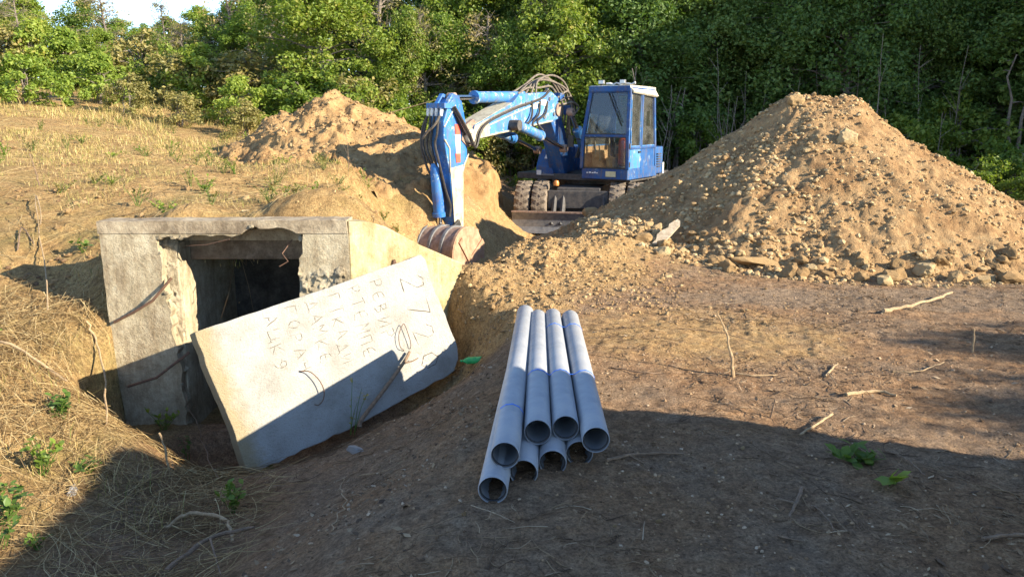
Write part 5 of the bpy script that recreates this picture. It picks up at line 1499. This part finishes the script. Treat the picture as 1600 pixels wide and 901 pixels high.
lay('wood_stick', [(0, 628), (40, 640), (110, 640)], [.05, .07, .06], [.018, .013], 'paletwig', 'thick straw-coloured stalk on the left bank')
lay('wood_stick', [(148, 620), (166, 640), (170, 668)], [.08, .09, .03], [.013, .010], 'paletwig', 'bent peeled stalk on the left bank beside the culvert')
lay('wood_stick', [(76, 490), (84, 520), (92, 545)], [.12, .08, .04], [.008, .007], 'paletwig', 'pale upright stem at the edge of the culvert shadow')
lay('wood_stick', [(45, 520), (60, 545), (78, 562)], [.03, .04, .02], [.009, .007], 'twig', 'dark stick on the left bank before the culvert shadow')
bx, by = W(266, 742)
stick('dry_stalk', [(bx, by, -.02), (bx - .015, by + .0, .15), (bx - .04, by, .30)], [.011, .009], 'paletwig', 'cut green-tipped stalk standing in the ditch at the shadow edge', 'stalk')
lay('wood_stick', [(295, 690), (315, 715), (338, 752)], [.30, .16, .03], [.004, .005], 'twig', 'thin dark stem leaning up out of the ditch')
bx, by = -5.35, 8.75
stick('dry_stalk', [(bx, by, -.02), (bx - .03, by, .18), (bx - .07, by, .36)], [.012, .006], 'twig', 'dark upright stalk alone on the dry field at the left', 'stalk')
bx, by = -1.72, 9.0
bx, by = -2.3, 10.9
stick('dry_stalk', [(bx, by, 0), (bx + .01, by, .3), (bx - .02, by, .62)], [.006, .003], 'twig', 'thin bare stem on the field before the clay heap', 'stalk', twigs=[[(bx, by, .3), (bx - .12, by, .5)], [(bx, by, .2), (bx + .12, by, .42)]])
mb = MB(); mb.tube(smooth_path([Vector((-2.75, 15.0, 1.50)), Vector((-2.3, 14.9, 1.72)), Vector((-1.8, 14.85, 1.86)), Vector((-1.35, 14.8, 1.98))], 4), [.010 - .0005 * i for i in range(13)], 6)
tag(mb.build('branch', M['paletwig'], None, True), 'thin pale branch sticking out of the right flank of the clay heap', 'branch')
# the stick leaning against the slab
q = [on_slab(.84, 1.08, .13), on_slab(.894, 1.03, .12), on_slab(1.189, .893, .08), on_slab(1.431, .769, .05), on_slab(1.526, .709, .03)]
mb = MB(); mb.tube(smooth_path(q, 4), [.0185 - .007 * i / 16 for i in range(17)], 8)
mb.tube([on_slab(1.42, .775, .05), on_slab(1.50, .785, .07), on_slab(1.557, .78, .075)], [.009, .006, .005], 6)
tag(mb.build('branch', M['twig'], None, True), 'brown peeled branch leaning against the front of the white slab', 'branch')
# splintered board stuck in the right heap
def board():
    p = Vector((1.60, 8.62, sz(1.60, 8.62) + .02)); q = Vector((1.98, 9.10, sz(1.98, 9.10) + .17))
    d = (q - p); L = d.length; d.normalize(); s = d.cross(Vector((0, -.5, 1))).normalized(); n = s.cross(d)
    out = [(0, -.01), (.02, .035), (.18, .075), (.30, .07), (.42, .062), (.56, .055), (L, .02), (L + .02, -.02), (.5, -.045), (.42, -.02), (.33, -.045), (.2, -.05), (.1, -.012)]
    vs = [p + d * a + s * b * 1.1 + n * c for c in (.012, -.012) for a, b in out]; k = len(out)
    mb = MB(); mb.add(vs, [tuple(range(k)), tuple(range(2 * k - 1, k - 1, -1))] + [(i, k + i, k + (i + 1) % k, (i + 1) % k) for i in range(k)])
    tag(mb.build('broken_board', M['paledeadwood'], None), 'splintered grey board stuck in the left foot of the right earth heap', 'board')
board()
# bottle
def bottle():
    x, y = W(742, 568, -.1); z = gz(x, y)
    root = tag(empty('plastic_bottle', (x, y, z + .05)), 'crumpled green plastic bottle lying between the white slab and the pipes', 'bottle')
    mb = MB(); mb.lathe([(0, .0), (.030, .002), (.046, .012), (.048, .06), (.044, .075), (.047, .09), (.047, .15), (.043, .165), (.047, .18), (.046, .22), (.03, .265), (.014, .29), (.013, .315), (.0, .316)], (0, 0, 0), 0, 24)
    b = mb.build('bottle_body', M['bottle'], root, True)
    mb = MB(); mb.lathe([(0, .308), (.0155, .308), (.0155, .33), (0, .33)], (0, 0, 0), 0, 16); mb.build('cap', M['bottle'], root, True)
    root.scale = (.66, .66, .66); root.location.z -= .015
    root.rotation_euler = (0, .18, math.radians(155)); root.location.x += .07; root.location.y -= .01
bottle()
x, y = W(552, 704, -.15); o = put_rock('white_rock', x, y, .085, 'white rock with a broken edge half buried before the slab', 'rock'); o.data = o.data.copy(); o.data.materials.clear(); o.data.materials.append(M['stone']); o.scale = (.12, .07, .05); o.location.z = gz(x, y) + .01
o = put_rock('broken_stone', *W(112, 772, -.5), .06, 'pale stone on the sunlit straw bank at the lower left', 'stone'); o.data = o.data.copy(); o.data.materials.clear(); o.data.materials.append(M['stone'])
o = put_rock('broken_stone', *W(165, 786, -.5), .075, 'flat tan stone at the shadow edge on the straw bank', 'stone', flat=.4)
for i, (u, v, s) in enumerate(((725, 803, .016), (752, 745, .014), (1030, 815, .016), (960, 822, .012), (1160, 700, .014), (1118, 735, .012))):
    o = put_rock('pebble', *W(u, v), s, 'small pale pebble on the shaded yard', 'pebble', 'pale pebbles on the shaded yard')

# leafy plants
def weed(name, x, y, h, spread, nstem, per, leaf, mat, label, group=None, seed=0, cat='plant'):
    rr = random.Random(seed); rng = np.random.default_rng(seed)
    root = tag(empty(name, (x, y, gz(x, y))), label, cat, group)
    mb = MB(); V = []; F = []; off = 0
    for s in range(nstem):
        a = rr.uniform(0, 6.28); o = spread * rr.uniform(.2, 1); hh = h * rr.uniform(.6, 1)
        p0 = Vector((rr.uniform(-.02, .02), rr.uniform(-.02, .02), -.01)); p2 = Vector((math.cos(a) * o, math.sin(a) * o, hh)); p1 = p0.lerp(p2, .5) + Vector((0, 0, hh * .12))
        Q = smooth_path([p0, p1, p2], 4); mb.tube(Q, [.0035 * (1 - .6 * i / (len(Q) - 1)) for i in range(len(Q))], 5)
        for k in range(per):
            c = Q[rr.randrange(2, len(Q))]; d = Vector((rr.uniform(-1, 1), rr.uniform(-1, 1), rr.uniform(-.1, .9))).normalized()
            side = d.cross(Vector((rr.uniform(-.3, .3), rr.uniform(-.3, .3), 1))).normalized(); n = side.cross(d); L = leaf * rr.uniform(.6, 1.2); w = L * .3
            V += [c, c + d * L * .3 + side * w * .8 + n * L * .05, c + d * L * .65 + side * w + n * L * .03, c + d * L - n * L * .06, c + d * L * .65 - side * w + n * L * .03, c + d * L * .3 - side * w * .8 + n * L * .05]
            F.append((off, off + 1, off + 2, off + 3, off + 4, off + 5)); off += 6
    np_mesh('foliage', np.array([v[:] for v in V]), np.array(F), mat, root)
    mb.build('stem', M['weed'], root, True)
    return root
weed('wilted_plant', *W(1345, 722), .045, .20, 9, 4, .07, M['leaf_mid'], 'wilted broad-leaved green plant lying on the shaded yard', None, 3)
x, y = W(1392, 756); weed('wilted_plant', x, y, .035, .05, 3, 2, .11, M['leaf_yellow'], 'single large toothed yellow-green leaf lying beside the wilted plant', None, 4, 'leaf')
weed('green_weed', *W(100, 672, -.3), .16, .10, 7, 7, .06, M['weed'], 'bright green weed in the straw on the left bank below the culvert pier', None, 11)
weed('green_weed', *W(70, 745, -.4), .22, .14, 9, 7, .055, M['leaf_yellow'], 'yellowing bushy weed on the sunlit left bank', None, 12)
weed('green_weed', *W(12, 825, -.4), .2, .14, 8, 8, .06, M['weed'], 'green weed at the left edge of the straw bank', None, 13)
weed('green_weed', *W(150, 570, -.2), .12, .10, 5, 5, .07, M['weed'], 'small green creeper beside the foot of the culvert pier', None, 14)
weed('green_weed', *W(365, 800, -.5), .20, .12, 8, 8, .055, M['leaf_mid'], 'dark green weed in the shaded ditch below the slab', None, 15)
weed('green_weed', *W(418, 728, -.6), .13, .12, 7, 8, .05, M['weed'], 'ferny green weed at the lower left corner of the slab', None, 16)
weed('green_weed', *W(255, 672, -.8), .18, .14, 7, 6, .05, M['leaf_yellow'], 'thin green weed in the ditch at the foot of the culvert pier', None, 17)
weed('green_weed', *W(292, 715, -.8), .22, .05, 3, 4, .05, M['weed'], 'single bright sprig rising from the dark ditch', None, 18)
weed('green_weed', *W(60, 858, -.4), .10, .08, 5, 5, .04, M['weed'], 'tiny weed in the shade edge at the lower left corner', None, 19)
p = on_slab(.80, 1.06, .10)
weed('dry_sprig', p.x, p.y, .42, .16, 4, 4, .035, M['leaf_olive'], 'thin leafless sprig with a yellow tip growing before the slab', None, 20).location.z = p.z - .05
r_ = random.Random(77)
for i in range(20):
    x = r_.uniform(-4.6, -2.6); y = r_.uniform(3.4, 5.6)
    if x > -3.4 and y > 5.0: x -= 1.0
    weed('bank_weed', x, y, r_.uniform(.06, .16), .12, r_.randrange(4, 8), 6, .045, r_.choice((M['leaf_yellow'], M['weed'], M['leaf_olive'])), 'low green weed tangled in the straw of the left bank', 'weeds in the straw of the left bank', 400 + i)
for i in range(64):
    for _ in range(60):
        y = r_.uniform(7.0, 16.5); x = r_.uniform(-.72 * y, -1.9)
        if heap_left(np.array([x]), np.array([y]))[0] < gz(x, y): break
    weed('field_weed', x, y, r_.uniform(.08, .26), .18, r_.randrange(5, 9), 10, .036, r_.choice((M['leaf_yellow'], M['leaf_olive'], M['leaf_olive'])), 'small yellow-green weed growing on the dry field', 'weeds on the dry field', 200 + i)
for i in range(10):
    x = -2.9 + .2 * i + r_.uniform(-.1, .1); y = r_.uniform(11.2, 12.6)
    weed('field_weed', x - .6, y, r_.uniform(.08, .2), .14, 6, 9, .036, r_.choice((M['leaf_yellow'], M['leaf_olive'])), 'small yellow-green weed growing on the dry field', 'weeds on the dry field', 300 + i)

# ------------------------------------------------------------------ unseen van added past the right edge, shaped to cast the yard's shadow
def van():
    root = tag(empty('shadow_van', (4.34, -.26, 0), math.radians(180 - 22)), 'white van shape added out of view to cast the foreground shadow', 'van')
    mb = MB()
    side = [(-2.45, .32), (2.42, .32), (2.46, .9), (2.36, 1.25), (1.55, 1.45), (.85, 2.14), (.55, 2.19), (-.6, 2.25), (-1.6, 2.36), (-1.85, 2.47), (-2.1, 2.54), (-2.32, 2.47), (-2.44, 2.12), (-2.56, 1.77), (-2.68, 1.5), (-2.62, 1.2), (-2.52, .8)]  # roof and rear outline shaped to give the shadow's edge
    side = [(a, b) for a, b in side]
    mb.prism([(a, b) for a, b in side], -.92, .92, 0)
    mb.build('body', M['van'], root, bevel=.10, seg=4)
    mb = MB(); sheet(mb, [(-.78, .90, 2.11), (.78, .90, 2.11), (.86, 1.50, 1.52), (-.86, 1.50, 1.52)], .03); o = mb.build('windscreen', M['black'], root)
    for s in (-1, 1):
        mb = MB(); sheet(mb, [(s * .925, .0, 1.45), (s * .925, 1.40, 1.45), (s * .925, .85, 1.98), (s * .925, 0, 2.0)], .02); mb.build('side_window', M['black'], root)
        for y in (-1.6, 1.55):
            mb = MB(); mb.lathe([(.18, -.1), (.30, -.11), (.335, -.08), (.335, .08), (.30, .11), (.18, .1), (.18, -.1)], (0, 0, 0), 0, 28); mb.lathe([(0, -.08), (.18, -.09), (.18, .09), (0, .08)], (0, 0, 0), 0, 20)
            o = mb.build('wheel', M['black'], root, True); o.location = (s * .80, y, .335)
van()
